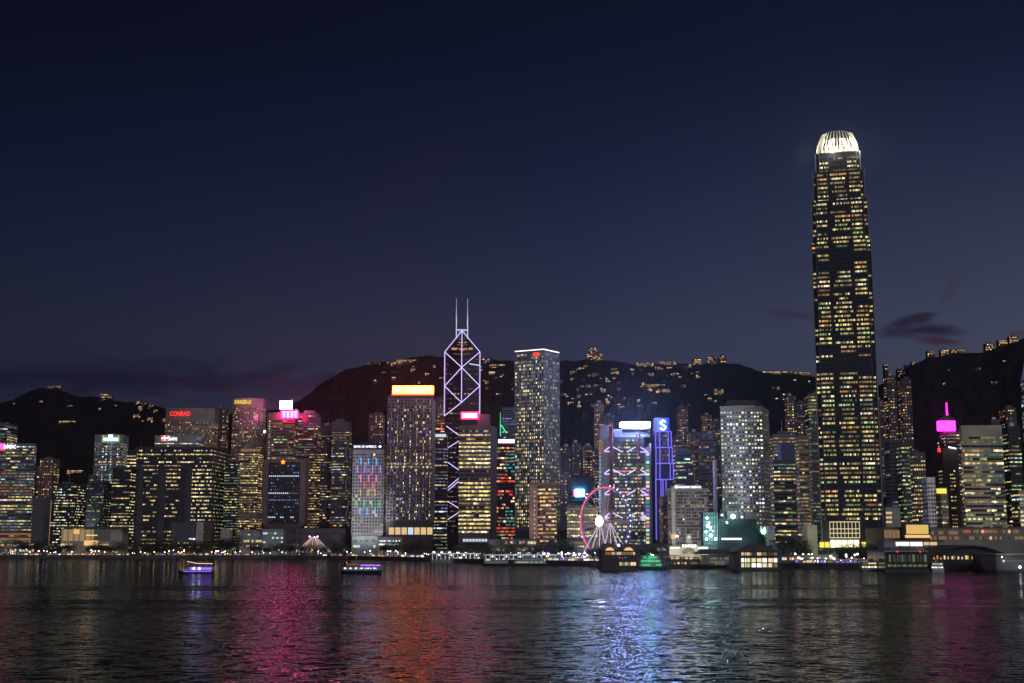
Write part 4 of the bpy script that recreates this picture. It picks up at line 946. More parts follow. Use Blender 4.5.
mb = MB(); mb.prism([(xcen - hh * .8, cy0 - hh * .8), (xcen + hh * .8, cy0 - hh * .8), (xcen + hh * .8, cy0 + hh * .8), (xcen - hh * .8, cy0 + hh * .8)], zc0, zc0 + 8.0, CR); mb.prism([(xcen + a_ * hh, cy0 + b_ * hh) for a_, b_ in ((-1, -1), (1, -1), (1, 1), (-1, 1))], zc0 - .5, zc0 + 3.5, CR, top=[(xcen + a_ * hh * .96, cy0 + b_ * hh * .96) for a_, b_ in ((-1, -1), (1, -1), (1, 1), (-1, 1))]); mb.build('crown_base', t)
def crown_fin(x, y, inx, iny, hgt):
    mb = MB(); pts = []
    for k in range(6):
        f = k / 5; s = 1 - .36 * f ** 2.2; pts.append((xcen + x * s, cy0 + y * s, zc0 + hgt * f))
    for k in range(5):
        a = Vector(pts[k]); b = Vector(pts[k + 1]); r0 = .80 * (1 - k / 9); mb.tube(a, b, r0, CR, r0 * .9, seg=5)
    return mb.build('crown_fin', t)
for k in range(11):
    u = -1 + 2 * k / 10; hg = crown_h * (1.0 - .10 * abs(u) ** 2)
    for (x, y) in ((u * hh, -hh), (u * hh, hh)): crown_fin(x, y, 0, 0, hg)
    if 0 < k < 10:
        for (x, y) in ((-hh, u * hh), (hh, u * hh)): crown_fin(x, y, 0, 0, hg)
mb = MB()
for s in (-1, 1):
    for f0, f1 in ((0, .28), (.28, .5), (.5, .7), (.7, .84)):
        r = lambda f: 1 - .36 * f ** 2.2
        for (ya, yb) in ((-1, -.72), (.72, 1)):
            mb.face([(xcen + s * hh * r(f0), cy0 + ya * hh * r(f0), zc0 + crown_h * f0), (xcen + s * hh * r(f0), cy0 + yb * hh * r(f0), zc0 + crown_h * f0), (xcen + s * hh * r(f1), cy0 + yb * hh * r(f1), zc0 + crown_h * f1), (xcen + s * hh * r(f1), cy0 + ya * hh * r(f1), zc0 + crown_h * f1)], CR)
            xa, xb = (s * .76, s * 1.0)
            mb.face([(xcen + xa * hh * r(f0), cy0 - hh * r(f0), zc0 + crown_h * f0), (xcen + xb * hh * r(f0), cy0 - hh * r(f0), zc0 + crown_h * f0), (xcen + xb * hh * r(f1), cy0 - hh * r(f1), zc0 + crown_h * f1), (xcen + xa * hh * r(f1), cy0 - hh * r(f1), zc0 + crown_h * f1)], CR)
mb.build('crown_corner', t)
def lamp(kind, loc, power, col, size=1, target=None, spot=60, name='floodlight'):
    l = bpy.data.lights.new(name, kind); l.energy = power; l.color = col
    if kind == 'SPOT': l.spot_size = R(spot); l.spot_blend = .6; l.shadow_soft_size = size
    elif kind == 'AREA': l.size = size
    else: l.shadow_soft_size = size
    o = bpy.data.objects.new(name, l); C.objects.link(o); o.location = loc
    if target is not None: o.rotation_euler = (Vector(target) - Vector(loc)).to_track_quat('-Z', 'Y').to_euler()
    return o
for a in range(8):
    ang = a * math.pi / 4 + .39; q_ = Vector((xcen + math.cos(ang) * hh * 1.7, cy0 + math.sin(ang) * hh * 1.7, zc0 + 5)); lamp('POINT', q_, 17000, (1, .91, .72), .3, name='crown_floodlight')
lamp('POINT', (xcen, cy0, zc0 + 9), 120000, (1, .91, .72), .4, name='crown_floodlight')
# lobby
mb = MB()
for k in range(9): x = 839 + k * 3.6; mb.pbox(x, x + .5, 521.5, 538, Y - 2.6 + .0, 1, 'light_cream')
for yy in (521.5, 528.5, 532.8, 537.4): mb.pbox(839, 868.3, yy, yy + .7, Y - 2.9, .3, 'light_cream')
mb.build('lobby_frame', t)
for k in range(5): MB().pbox(840 + k * 5.7, 845 + k * 5.7, 540, 547.5, Y - 3, .6, 'glow_lobby').build('lobby_window', t)
for k, x in enumerate((829, 834.2, 870, 875.5)): MB().pbox(x, x + 4.6, 542, 547.5, Y - 2, .6, 'glow_yellow').build('lobby_window', t)

# --- right of the tallest tower
tower(A, 'dark unlit tower directly right of the tallest tower', 'tower', 884, 903, 440, 1420, (.09, .085, .08), offc(.06, pal=DIMOFF), plant=False)
t = tower(A, 'dark glass tower with green windows and pale right edge', 'tower', 896, 909, 444, 1340, (.10, .09, .08), offc(.5, fh=4.2, cw=2.4, pal=[('green', 3), ('dgreen', 4), ('yellow', 1), ('dcool', 1)], run=2, hf=.35), plant=False)
tower(A, 'tower with grid of small gold windows left of the white lattice block', 'tower', 908, 925, 453, 1390, (.09, .08, .075), offc(.75, fh=4.4, cw=2.6, pal=[('warm', 3), ('yellow', 3), ('dyellow', 3), ('orange', 2), ('pink', .4)], run=2, hf=.36, wf=.6))
t = tower('office_tower', 'dim tower crowned with glowing magenta box and spire', 'tower', 937, 961, 432, 1700, (.08, .07, .10), offc(.4, fh=4.3, pal=DIMOFF + [('dorange', 2)], hf=.36), plant=False, zw0=60)
mb = MB(); mb.pbox(939, 955.5, 421, 430.5, 1697, 8, 'sign_magenta'); mb.build('glowing_crown', t)
mb = MB(); mb.pbox(940.5, 954, 417.5, 421, 1698, 16, DARK); mb.pbox(943, 951, 415, 417.5, 1700, 12, DARK); mb.build('roof_cap', t)
MB().tube(P(947.2, 416, 1704), P(946.4, 402.5, 1704), 1.0, 'sign_magenta', .35).build('spire', t)
t = tower('office_tower', 'brown tower with small red sign and stacked yellow windows', 'tower', 935, 958, 449, 1480, (.13, .10, .09), offc(.85, fh=4.2, cw=2.3, pal=[('yellow', 4), ('dyellow', 3), ('green', 1)], run=3, hf=.36, wf=.6, pat=lambda i, j, nf, nc, r, c: c if (nc * .3 < j < nc * .75 and i < nf * .8) else 'skip'), plant=False)
MB().pbox(938, 940.6, 448, 452, 1478, 1, 'sign_red').build('red_sign', t)
MB().tube(P(948.5, 447, 1478), P(956, 448.6, 1478), .8, 'sign_white').build('white_sign', t)
t = tower('office_block', 'narrow brightly lit white lattice fronted block', 'building', 921, 935, 478, 1250, (.70, .66, .66), S(fh=3.9, cw=2.9, wf=.62, hf=.55, p=.1, run=1, pal=[('dwarm', 1)]), plant=False, zw0=P(0, 526, 1250).z, top=.02)
t = tower('office_block', 'grey block topped by bright yellow lit sign box', 'building', 934.5, 947.5, 488, 1240, (.14, .12, .11), S(fh=5, cw=2.2, wf=.8, hf=.35, p=.6, run=3, pal=[('dwarm', 3), ('warm', 2), ('vdim', 3)]), plant=False, top=.12)
MB().pbox(936.8, 946.5, 488.5, 493.5, 1238.8, 1, 'glow_yellow').build('sign_panel', t)
tower('office_tower', 'wide pale stone office tower of horizontal bands near right edge', 'tower', 959, 1001.5, 426, 1390, (.34, .31, .27), offc(.62, fh=4.5, cw=2.5, pal=[('dyellow', 5), ('cream', 1.5), ('green', 1), ('warm', 1), ('dgreen', 2)], run=4, hf=.5, wf=.95), side=-2, top=.06, ledge=False, plant=False)
tower('residential_tower', 'dark apartment block with warm roof line behind the wide banded tower', 'tower', 986, 1000, 420, 1900, DBR, resi(.3), zw0=100)
tower('residential_tower', 'higher dark apartment block behind the glass office at right edge', 'tower', 999, 1016, 408, 1950, (.10, .08, .08), resi(.3), zw0=100)
tower('office_tower', 'dark glass office with bright green white floors near right edge', 'tower', 1001, 1020, 427, 1440, (.05, .05, .055), offc(.6, fh=4.4, cw=2.4, pal=[('green', 3), ('yellow', 2), ('dgreen', 2), ('cool', 1), ('dwarm', 2)], run=4, hf=.36))
tower('office_tower', 'lit narrow office with green white floors below the dark glass office', 'tower', 1011, 1032, 491, 1300, (.12, .12, .12), offc(.9, fh=4.2, cw=2.4, pal=[('green', 3), ('cream', 3), ('yellow', 2), ('cool', 1)], run=5, hf=.4), plant=False)
t = tower('office_tower', 'glassy tower with tapering shimmering edge cut by right frame edge', 'tower', 1020, 1062, 376, 1250, (.16, .19, .20), offc(.6, fh=4.2, cw=2.2, pal=[('dcool', 4), ('dgreen', 4), ('cool', 1)], run=3, hf=.6), plant=False)
MB().prism(footprint(1021, 1060, 376, 1252, 30), P(0, 376, 1252).z, P(0, 360, 1252).z, pmat('crown_fin_white', (.6, .66, .68)), top=footprint(1023.5, 1058, 360, 1256, 24)).build('crown', t)

# ------------------------------------------------------------------ low waterfront buildings
def slab(name, label, cat, x0, x1, y0, y1, Y, mat, depth=25, rows_=(), group=None):
    a = P(x0, y0, Y); b = P(x1, y0, Y)
    t = thing(name, label, cat, ((a.x + b.x) / 2, Y + depth / 2, GZ), group)
    MB().box(a.x, b.x, Y, Y + depth, GZ, a.z, mat).build('wall', t)
    MB().box(a.x - .6, b.x + .6, Y - .6, Y + depth, a.z, a.z + .7, ROOFM).build('roof', t)
    rr = random.Random(hash_(label))
    for (u0, u1, v0, v1, n, pal, p) in rows_:
        mb = MB(); w = (u1 - u0) / n
        for k in range(n):
            if rr.random() < p: mb.pbox(u0 + k * w + w * .08, u0 + (k + 1) * w - w * .08, v0, v1, Y - .35, .3, 'light_' + pick(rr, pal))
        if mb.f: mb.build('storey_glazing', t)
    return t
WC = [('warm', 3), ('cream', 3), ('cool', 1), ('dwarm', 2), ('orange', 1)]
sm = pmat('wall_0.30_0.30_0.30', (.30, .30, .30)); sd = pmat('wall_0.12_0.12_0.13', (.12, .12, .13)); steal = pmat('wall_0.30_0.36_0.34', (.30, .36, .34))
slab('exhibition_hall', 'low lit building below the white and red signed tower', 'building', -30, 36, 543, 560, 1900, sd, rows_=((-20, 34, 544, 546, 18, WC, .7), (-20, 34, 549, 551.5, 22, WC, .6)))
# golden glass pavilion
Y = 1905
t = thing('glass_pavilion', 'golden lit glass pavilion with overhanging dark roof', 'pavilion', (P(84, 545, Y).x, Y + 20, GZ))
mb = MB(); a = P(61, 530, Y); b = P(122, 530, Y); mb.box(a.x, b.x, Y + 1, Y + 35, GZ, P(0, 528.5, Y).z, pmat('pavilion_stone', (.36, .32, .26))); mb.build('wall', t)
mb = MB(); a = P(68, 526, Y); b = P(137, 526, Y); z = P(0, 527, Y).z
mb.face([(a.x, Y - 4, z), (b.x, Y - 4, z - 1), (b.x, Y + 40, z), (a.x, Y + 40, z)], ROOFM); mb.box(a.x, b.x, Y - 4, Y + 36, z - 1.5, z + .5, ROOFM); mb.build('roof', t)
rr = random.Random(4)
for k in range(26):
    x = 61.5 + k * 1.9; c = ('light_warm_soft' if k % 3 else 'light_dwarm') if k < 17 else 'light_vdim'
    MB().pbox(x, x + 1.6, 529.5, 541, Y + .4, .4, c).build('glass_panel', t)
mb = MB(); mb.pbox(73.5, 79.5, 529.3, 534, Y - .3, .3, 'glow_gold'); mb.build('lit_panel', t)
MB().pbox(86, 97.5, 534.8, 535.8, Y - .3, .3, 'light_cream').build('lit_panel', t)
MB().pbox(84, 98, 540.5, 545.5, Y - .4, .4, 'glow_amber').build('lit_panel', t); MB().pbox(60.5, 72, 543.7, 545.8, Y - .4, .4, 'light_cream').build('lit_panel', t); MB().pbox(99, 108, 544, 545.6, Y - .4, .4, 'light_warm').build('lit_panel', t)
slab('low_building', 'pale teal three storey building between striped tent and hotel shaft', 'building', 262, 284, 529, 560, 1885, steal, rows_=((263, 283, 532.5, 534.3, 9, [('cool', 2), ('dgreen', 2)], .5), (263, 283, 537, 538.8, 9, [('cool', 2), ('dgreen', 2)], .6), (263, 283, 541.3, 543, 9, [('cool', 2), ('dgreen', 2)], .5)))
slab('low_building', 'layered terrace building with yellow ground floor below hotel shaft', 'building', 240, 263, 531, 560, 1895, sm, rows_=((243, 262, 540, 542.2, 9, [('yellow', 2), ('warm', 3), ('orange', 1)], .9), (246, 262, 534, 535.2, 8, [('dgreen', 2), ('cool', 1)], .6), (246, 262, 545, 547, 8, [('warm', 2), ('white', 1)], .8)))
slab('low_building', 'small pale hall immediately left of the striped light tent', 'building', 284, 299, 543.5, 560, 1870, sm, rows_=((285, 298, 546, 548, 6, [('dcool', 1), ('dgreen', 1)], .7),))
slab('low_building', 'long low teal grey hall behind the small blue lit frame', 'building', 352, 381, 536, 560, 1770, steal, rows_=((353, 380, 540, 541.6, 12, [('dgreen', 3), ('dcool', 3), ('cool', 1)], .6), (353, 380, 545, 547.5, 12, [('dgreen', 3), ('cool', 1), ('cream', 1)], .6)))
slab('low_building', 'two storey hall with bright white windows below the orange signed tower', 'building', 378, 402, 537, 562, 1690, sm, rows_=((379, 400, 540.4, 541.6, 14, [('white', 2), ('cool', 2)], .8), (379, 400, 543.7, 545.2, 14, [('white', 2), ('cool', 2)], .8)))
slab('shopping_podium', 'low brown podium with warm shop windows below gridded square tower', 'building', 489, 537, 539.5, 566, 1430, sm, rows_=((505, 518, 541.5, 544, 5, WC, .8), (519, 536, 541.5, 544, 6, WC, .7), (492, 534, 548, 551, 16, WC, .6)))
slab('low_building', 'dark low hall between curved warm block and civic block', 'building', 537, 567, 545, 566, 1410, sd, rows_=((540, 566, 549, 551, 10, WC, .5),))
slab('low_building', 'low dim hall between great wheel and clock tower pier', 'building', 628, 672, 545, 566, 1300, sd, rows_=((630, 671, 548, 550.5, 16, WC, .5),))
slab('low_building', 'long low roofline with warm lamps left of the tallest tower foot', 'building', 770, 838, 555.5, 566, 1090, sd, depth=12, rows_=((772, 836, 557.5, 560, 26, WC, .65),))
# retail mall right of tallest tower
Y = 1130
slab('shopping_mall', 'long terraced shopping mall with warm lit levels right of tallest tower', 'mall', 884, 1060, 528, 562, Y, pmat('mall_stone', (.26, .23, .20)), depth=60,
     rows_=((929, 958, 531, 534.5, 12, [('warm', 1), ('dwarm', 4), ('dorange', 2)], .7), (929, 1040, 536.5, 539.5, 44, [('warm', 1.3), ('dorange', 4), ('dwarm', 5), ('dyellow', 2), ('vdim', 3)], .6), (960, 1040, 530, 533, 30, [('dwarm', 3), ('dorange', 3), ('warm', 1), ('red', .4), ('pink', .3)], .6), (884, 904, 530, 538, 5, [('dwarm', 2), ('dorange', 1)], .7)))
t = thing('glass_hall', 'amber glowing glass box on the shopping mall terrace', 'building', (P(917, 540, Y).x, Y - 6, P(0, 541, Y - 8).z))
MB().pbox(905.5, 929.5, 523.2, 524.4, Y - 11, 11, DARK).build('roof', t)
for k in range(12):
    x = 906.5 + k * 1.85; MB().pbox(x, x + 1.5, 524.8, 534, Y - 10, .5, 'glow_gold').build('glass_panel', t)
MB().pbox(905, 930, 535, 537.8, Y - 11, .6, 'glow_amber').build('lit_panel', t)
mb = MB(); mb.pbox(904.8, 906, 524.4, 541, Y - 11, 11, DARK); mb.pbox(929.2, 930.4, 524.4, 541, Y - 11, 11, DARK); mb.pbox(906, 929, 537.9, 541, Y - 10, 10, DARK); mb.build('frame', t)
t = slab('pier_concourse', 'dark low concourse with bright white window strip below amber glass box', 'building', 884, 944, 541, 562, 1080, sd, depth=25)
for (a, b) in ((896, 909), (910, 922.5), (924, 929), (930, 937)): MB().pbox(a, b, 542, 546 if b < 923 else 545.2, 1079, .5, 'light_white' if b < 923 else 'light_warm').build('window', t)
slab('hotel_annex', 'small lit annex with pale rounded tower beside the dark unlit tower', 'building', 885, 900, 507, 560, 1240, pmat('annex_stone', (.40, .36, .31)), rows_=((886, 892, 512, 514, 2, [('warm', 1)], 1), (886, 892, 516.5, 518.5, 2, [('warm', 1)], 1), (886, 892, 521, 523, 2, [('warm', 1)], 1)))
# floodlit grey cylinder beside annex is part of the annex block; dark domed ferry terminal roof
Y = 1010
t = thing('terminal_roof', 'broad dark arched terminal roof low at the right waterfront', 'terminal', (P(965, 560, Y).x, Y + 30, GZ))
mb = MB(); n = 24; a = P(925, 557, Y); b = P(1016, 557, Y); zt = P(0, 545, Y).z - GZ - 2
prev = None
for i in range(n + 1):
    f = i / n; x = a.x + (b.x - a.x) * f; z = GZ + 3 + (zt - 1) * math.sin(math.pi * f) ** .75; cur = (x, z)
    if prev: mb.face([(prev[0], Y, prev[1]), (cur[0], Y, cur[1]), (cur[0], Y + 60, cur[1]), (prev[0], Y + 60, prev[1])], pmat('terminal_metal', (.03, .03, .033), .6, .1)); mb.face([(prev[0], Y, prev[1] - 1.2), (cur[0], Y, cur[1] - 1.2), (cur[0], Y, cur[1]), (prev[0], Y, prev[1])], MATS['terminal_metal']); mb.face([(prev[0], Y + 4, GZ), (cur[0], Y + 4, GZ), (cur[0], Y + 4, cur[1] - .2), (prev[0], Y + 4, prev[1] - .2)], DARK)
    prev = cur
mb.build('roof', t)
rr = random.Random(8); mb = MB()
for k in range(22): x = 934 + k * 3.4 + rr.uniform(-1, 1); mb.pbox(x, x + 1.3, 557 + rr.uniform(-1.5, .5), 559.3, Y + 3.2, .4, 'light_' + rr.choice(('warm', 'orange', 'dwarm', 'cream')))
mb.build('storey_glazing', t)

# ------------------------------------------------------------------ construction site
Y = 1190
t = thing('construction_site', 'building wrapped in dark teal netting under bright work lamps', 'construction site', (P(738, 545, Y).x, Y + 20, GZ))
net = pmat('teal_netting', (.025, .065, .07), .9, 0, .7, .10); net2 = pmat('green_netting', (.02, .12, .07), .9, 0, .4, .12)
mb = MB(); mb.pbox(719, 757, 519, 563, Y, 32, net); mb.build('netting', t)
mb = MB(); gp = pmat('scaffold_tube', (.10, .17, .17), .6)
for k in range(20): x = 719.5 + k * 1.95; mb.tube(P(x, 563, Y - .6), P(x, 517.5 - (k % 3), Y - .6), .13, gp, seg=4)
for k in range(17): y = 519 + k * 2.6; mb.tube(P(719, y, Y - .6), P(757, y, Y - .6), .13, gp, seg=4)
mb.build('scaffold', t)
MB().pbox(757.5, 764.5, 529, 563, Y + 4, 20, net2).build('netting', t)
rr = random.Random(6); mb = MB()
for k in range(30):
    x = 720 + rr.random() * 38; y = 508 + rr.random() * 11; mb.tube(P(x, 519.5, Y + 6 + rr.random() * 12), P(x + rr.uniform(-1, 1), y, Y + 6 + rr.random() * 12), .22, STEEL, seg=4)
for k in range(6): y = 510 + k * 1.7; mb.tube(P(721 + k, y, Y + 8), P(742 - k, y, Y + 8), .18, STEEL, seg=4)
mb.pbox(746, 756, 513, 519, Y + 5, 14, pmat('core_concrete', (.16, .17, .17))); mb.pbox(727, 738, 511, 519, Y + 6, 14, MATS['core_concrete']); mb.build('scaffold', t)
mb = MB()
for k in range(7): mb.pbox(722 + k * 2.9, 724 + k * 2.9, 538.2, 539.8, Y - .6, .5, 'lamp_violet' if k % 2 else 'lamp_white')
mb.build('lamp_row', t)
for (x, y) in ((733, 516.5), (742, 517), (727, 522.5), (722, 515)):
    MB().ball(P(x, y, Y - 2), 2.0 if x == 733 else .9, 'lamp_teal' if x == 733 else 'lamp_white').build('work_lamp', t)
for (x, y, pw) in ((733, 515, 1600), (724, 523, 700), (745, 541, 600), (709, 536, 2600), (709, 523, 2000), (733, 506, 4500)): lamp('POINT', P(x, y, Y - 6), pw, (.6, 1, .95), .5, name='work_light')
t = thing('scaffold_frame', 'teal floodlit scaffold stack covered with white work lamps left of netting', 'scaffold', (P(708, 545, Y).x, Y + 10, GZ))
mb = MB(); mb.pbox(703.5, 717.5, 512, 563, Y + 6, 16, pmat('scaffold_sheet', (.10, .30, .30), .9, 0, .5, .1))
for k in range(6): x = 703.5 + k * 2.8; mb.tube(P(x, 563, Y), P(x, 512, Y), .25, STEEL, seg=4)
for k in range(11): y = 513 + k * 4.4; mb.tube(P(703.5, y, Y), P(717.5, y, Y), .25, STEEL, seg=4)
mb.build('frame', t)
for (x, y, r) in ((707, 518, 1.0), (708, 526, 1.4), (710.5, 528, .9), (706, 532, .9), (711, 535.5, 1.5), (706.5, 539, 1.1), (715.5, 539, 1.1), (709, 523, .7), (713, 531, .6)): MB().ball(P(x, y, Y - 2), r, 'lamp_teal').build('work_lamp', t)
for k, (bx, by, tx_, ty_, lab) in enumerate(((725, 515, 741, 488, 'luffing crane with raised jib leaning right above the netted site'), (727, 517, 721, 480, 'steeper dark crane leaning left above the netted site'), (738, 517, 730, 497, 'short crane with low jib over the middle of the netted site'))):
    t = thing('tower_crane', lab, 'crane', P(bx, by, Y + 12)); cm = pmat('crane_steel', (.10, .16, .17), .6)
    p0 = P(bx, by + 3, Y + 12); p1 = P(bx, by - 12, Y + 12)
    mb = MB()
    for ax in (-.9, .9):
        for ay in (-.9, .9): mb.tube(p0 + Vector((ax, ay, 0)), p1 + Vector((ax, ay, 0)), .2, cm, seg=4)
    z = p0.z
    while z < p1.z - 2: mb.tube((p0.x - .9, p0.y - .9, z), (p0.x + .9, p0.y - .9, z + 2), .15, cm, seg=4); z += 2
    mb.build('mast', t)
    tip = P(tx_, ty_, Y + 12); d = (tip - p1).normalized(); up = Vector((-d.z, 0, d.x)) * 1.0
    mb = MB(); mb.tube(p1, tip, .28, cm, seg=4); mb.tube(p1 + up * 1.6, tip, .24, cm, seg=4)
    for q_ in range(10): f = q_ / 10; mb.tube(p1.lerp(tip, f), (p1 + up * 1.6).lerp(tip, f + .05), .15, cm, seg=4)
    mb.build('jib', t)
    MB().box(p1.x - 2.2, p1.x + 1.2, p1.y - 1.2, p1.y + 1.2, p1.z - 1.5, p1.z + 1.2, cm).build('cab', t)
    MB().tube(p1 + Vector((-d.x * 4, 0, 1)), p1 + Vector((-d.x * 3, 0, 5)), .5, cm, seg=4).build('counterweight', t)

# ------------------------------------------------------------------ great wheel
Y = 1225; wc = P(605.3, 521.5, Y); ang = R(-48); dv = Vector((math.cos(ang), math.sin(ang), 0)); nv = Vector((-abs(math.sin(ang)), -abs(math.cos(ang)), 0)); RW = 31.5
t = thing('ferris_wheel', 'great observation wheel with red lit rim and blazing white hub', 'ferris wheel', (wc.x, wc.y, GZ))
def wp(a, r, off=0): return wc + dv * (r * math.cos(a)) + Vector((0, 0, r * math.sin(a))) + nv * off
N = 42; WHS = emat('rim_violet_glow', (.30, .26, .85), .30)  # faint emission put into the dark part of the rim so it shows
for off in (-1.4, 1.4):
    mb = MB()
    for i in range(N * 2):
        a0 = 2 * math.pi * i / (N * 2); a1 = 2 * math.pi * (i + 1) / (N * 2); redside = math.cos(a0) < .42 and math.sin(a0) > -.75
        mb.tube(wp(a0, RW, off), wp(a1, RW, off), .6, 'rim_red' if redside and off > 0 else WHS, seg=5)
    mb.build('rim', t)
mb = MB()
for i in range(N): a = 2 * math.pi * i / N; mb.tube(wp(a, RW, -1.4), wp(a + .07, RW, 1.4), .2, STEEL, seg=4)
mb.build('rim_brace', t)
for i in range(28):
    a = 2 * math.pi * i / 28; red = math.cos(a) < .3
    MB().tube(wp(a, 2, .4), wp(a, RW, .4 if i % 2 else -.6), .17, 'rim_pink' if red or i % 3 == 0 else STEEL, seg=4).build('spoke', t)
for i in range(N):
    a = 2 * math.pi * i / N; p = wp(a, RW + 1.6); mb = MB(); mb.ball(p, 1.15, pmat('gondola_paint', (.5, .5, .55), .4), 7, 5)
    if math.cos(a) > .1 or i % 4 == 0: mb.ball(p + nv * 1.1 + Vector((0, 0, .3)), .62, 'light_bwhite', 5, 4)
    mb.build('gondola', t)
hub = wc + nv * 7.5
mb = MB(); mb.tube(wc - nv * 6, hub, 1.8, STEEL, seg=10); mb.build('axle', t)
mb = MB(); k = 20; cpt = hub + nv * .6; pts = [hub + nv * .6 + dv * (4.6 * math.cos(2 * math.pi * i / k)) + Vector((0, 0, 4.8 * math.sin(2 * math.pi * i / k))) for i in range(k)]
pb = [p - nv * 1.2 for p in pts]
for i in range(k): j = (i + 1) % k; mb.face([cpt, pts[i], pts[j]], 'hub_white'); mb.face([pts[i], pb[i], pb[j], pts[j]], DARK)
mb.build('hub_light', t)
for off, sgn in ((7, 1), (-6, -1)):
    for s in (-1, -.35, .35, 1):
        foot = wc + nv * (off + sgn * 9) + dv * (s * 19); foot.z = GZ
        MB().tube(wc + nv * off, foot, .5, 'leg_light', seg=5).build('leg', t)
MB().prism([(wc.x - 24, wc.y - 14), (wc.x + 24, wc.y - 14), (wc.x + 24, wc.y + 14), (wc.x - 24, wc.y + 14)], GZ, GZ + 1.8, sm).build('boarding_platform', t)

# ------------------------------------------------------------------ light tents
def tent(name, label, px, ptop, pbot, half, Y, cols, n=9):
    c = P(px, pbot, Y); apex = P(px, ptop, Y); t = thing(name, label, 'tent', (c.x, Y, GZ)); w = half * Y / F
    cone = MB(); seg = 16
    for i in range(seg):
        a0 = 2 * math.pi * i / seg; a1 = 2 * math.pi * (i + 1) / seg; top = [(c.x + 2.5 * math.cos(a), Y + 2.5 * math.sin(a), apex.z - 1) for a in (a0, a1)]; bot = [(c.x + w * .96 * math.cos(a), Y + w * .96 * math.sin(a), c.z) for a in (a0, a1)]
        cone.face([bot[0], bot[1], top[1], top[0]], pmat('tent_canvas', (.35, .28, .30), .8)); cone.face([(bot[0][0], bot[0][1], GZ), (bot[1][0], bot[1][1], GZ), bot[1], bot[0]], sd)
    cone.build('canvas', t)
    for i in range(n):
        a = math.pi + math.pi * (i + .0) / (n - 1); MB().tube((c.x + 3 * math.cos(a), Y + 3 * math.sin(a), apex.z), (c.x + w * math.cos(a) * 1.02, Y + w * math.sin(a) * 1.02, c.z + .5), .36, cols[i % len(cols)], seg=4).build('light_strand', t)
    for s in (-1, 1): MB().ball((c.x + s * 5.5, Y - 3, apex.z + .6), .9, 'lamp_violet').build('lamp', t)
    MB().ball((c.x + 1.5, Y - 4, apex.z), .7, 'lamp_white').build('lamp', t)
    return t
tent('light_tent', 'cone of red and white light strands on the waterfront lawn', 313.5, 537, 552.5, 17, 1810, ['rim_pink', 'light_warm', 'rim_pink', 'light_cream', 'light_cool'], 13)
c = P(361, 553, 1800); t = thing('light_arch', 'small blue white lit arch on the promenade', 'light arch', (c.x, 1800, GZ)); tp = P(361, 542, 1800)
for i, (a, b) in enumerate(((-6.2, 0), (6.2, 0))): MB().tube((c.x + a, 1800, c.z), (tp.x + a * .2, 1800, tp.z), .65, 'sign_blue', seg=5).build('light_bar', t)
MB().tube((c.x - 3.4, 1799, c.z + 6), (c.x + 3.4, 1799, c.z + 6), .5, 'light_cool').build('light_bar', t); MB().tube((tp.x - 3, 1799, tp.z + 1), (tp.x + 3, 1799, tp.z + 1), .8, 'sign_white').build('light_bar', t)

# ------------------------------------------------------------------ piers
def pier(name, label, px0, px1, pywater, length, build):
    a = G(px0, pywater); b = G(px1, pywater); Y = (a.y + b.y) / 2
    t = thing(name, label, 'pier', ((a.x + b.x) / 2, Y + length / 2, 0)); return t, a.x, b.x, Y
DECK = pmat('pier_deck', (.08, .08, .08), .8)
# long columned public pier
def colonnade(name, label, px0, px1, pyw, pyroof, lights='light_cream'):
    a = G(px0, pyw); b = G(px1, pyw); Y = (a.y + b.y) / 2; zr = P(0, pyroof, Y).z
    t = thing(name, label, 'pier', ((a.x + b.x) / 2, Y + 10, 0))
    MB().box(a.x, b.x, Y, Y + 45, -2, 2.6, DECK).build('deck', t)
    MB().box(a.x - 1, b.x + 1, Y - 1, Y + 16, zr - .9, zr, pmat('pier_roof_pale', (.5, .55, .54))).build('roof', t)
    mb = MB(); mb.box(a.x, b.x, Y + 15, Y + 15.5, 2.6, zr - 1, sd); mb.build('wall', t)
    x = a.x + 1.5; i = 0
    while x < b.x - 1:
        MB().box(x - .5, x + .5, Y + .5, Y + 1.5, 2.6, zr - .9, pmat('column_white', (.6, .58, .56))).build('column', t)
        if i % 3 == 1: MB().ball((x + 2.2, Y + 3, zr - 2), .55, 'lamp_white' if i % 2 else 'lamp_violet').build('lamp', t)
        x += 4.6; i += 1
    for k_ in range(6): lamp('SPOT', (a.x + (b.x - a.x) * (k_ + .5) / 6, Y - 9, zr + 1), 2200, (.9, .97, 1), .3, (a.x + (b.x - a.x) * (k_ + .5) / 6, Y + 5, 4), 110, 'pier_fill_light')  # added unseen spots over the water, brightening the columns
    mb = MB(); x = a.x + 2; rr = random.Random(px0)
    while x < b.x - 4:
        if rr.random() < .7: mb.box(x, x + 3, Y + 14.6, Y + 14.9, 3.4, 3.4 + rr.uniform(1, 3), 'light_' + rr.choice(('cream', 'dwarm', 'cool', 'dyellow', 'dgreen', 'white')))
        x += 4
    mb.build('storey_glazing', t)
    return t
colonnade('columned_pier', 'long white columned pier below the yellow banded office', 431, 482, 562.5, 553.2)
colonnade('columned_pier', 'second white columned pier reaching toward the great wheel', 484, 562, 564.5, 554.5)
mb = MB()
a = P(434, 552, 1560); b = P(602, 556, 1290)
t = thing('covered_walkway', 'long pale covered walkway roof running behind the columned piers', 'walkway', ((a.x + b.x) / 2, (a.y + b.y) / 2, GZ))
d = Vector((b.x - a.x, b.y - a.y, 0)).normalized(); nn = Vector((d.y, -d.x, 0)) * 5
zr = 11.5; mb.prism([(a.x + nn.x, a.y + nn.y), (b.x + nn.x, b.y + nn.y), (b.x - nn.x, b.y - nn.y), (a.x - nn.x, a.y - nn.y)], zr, zr + .8, sm); mb.build('roof', t)
L = (b - a).length; k = 0
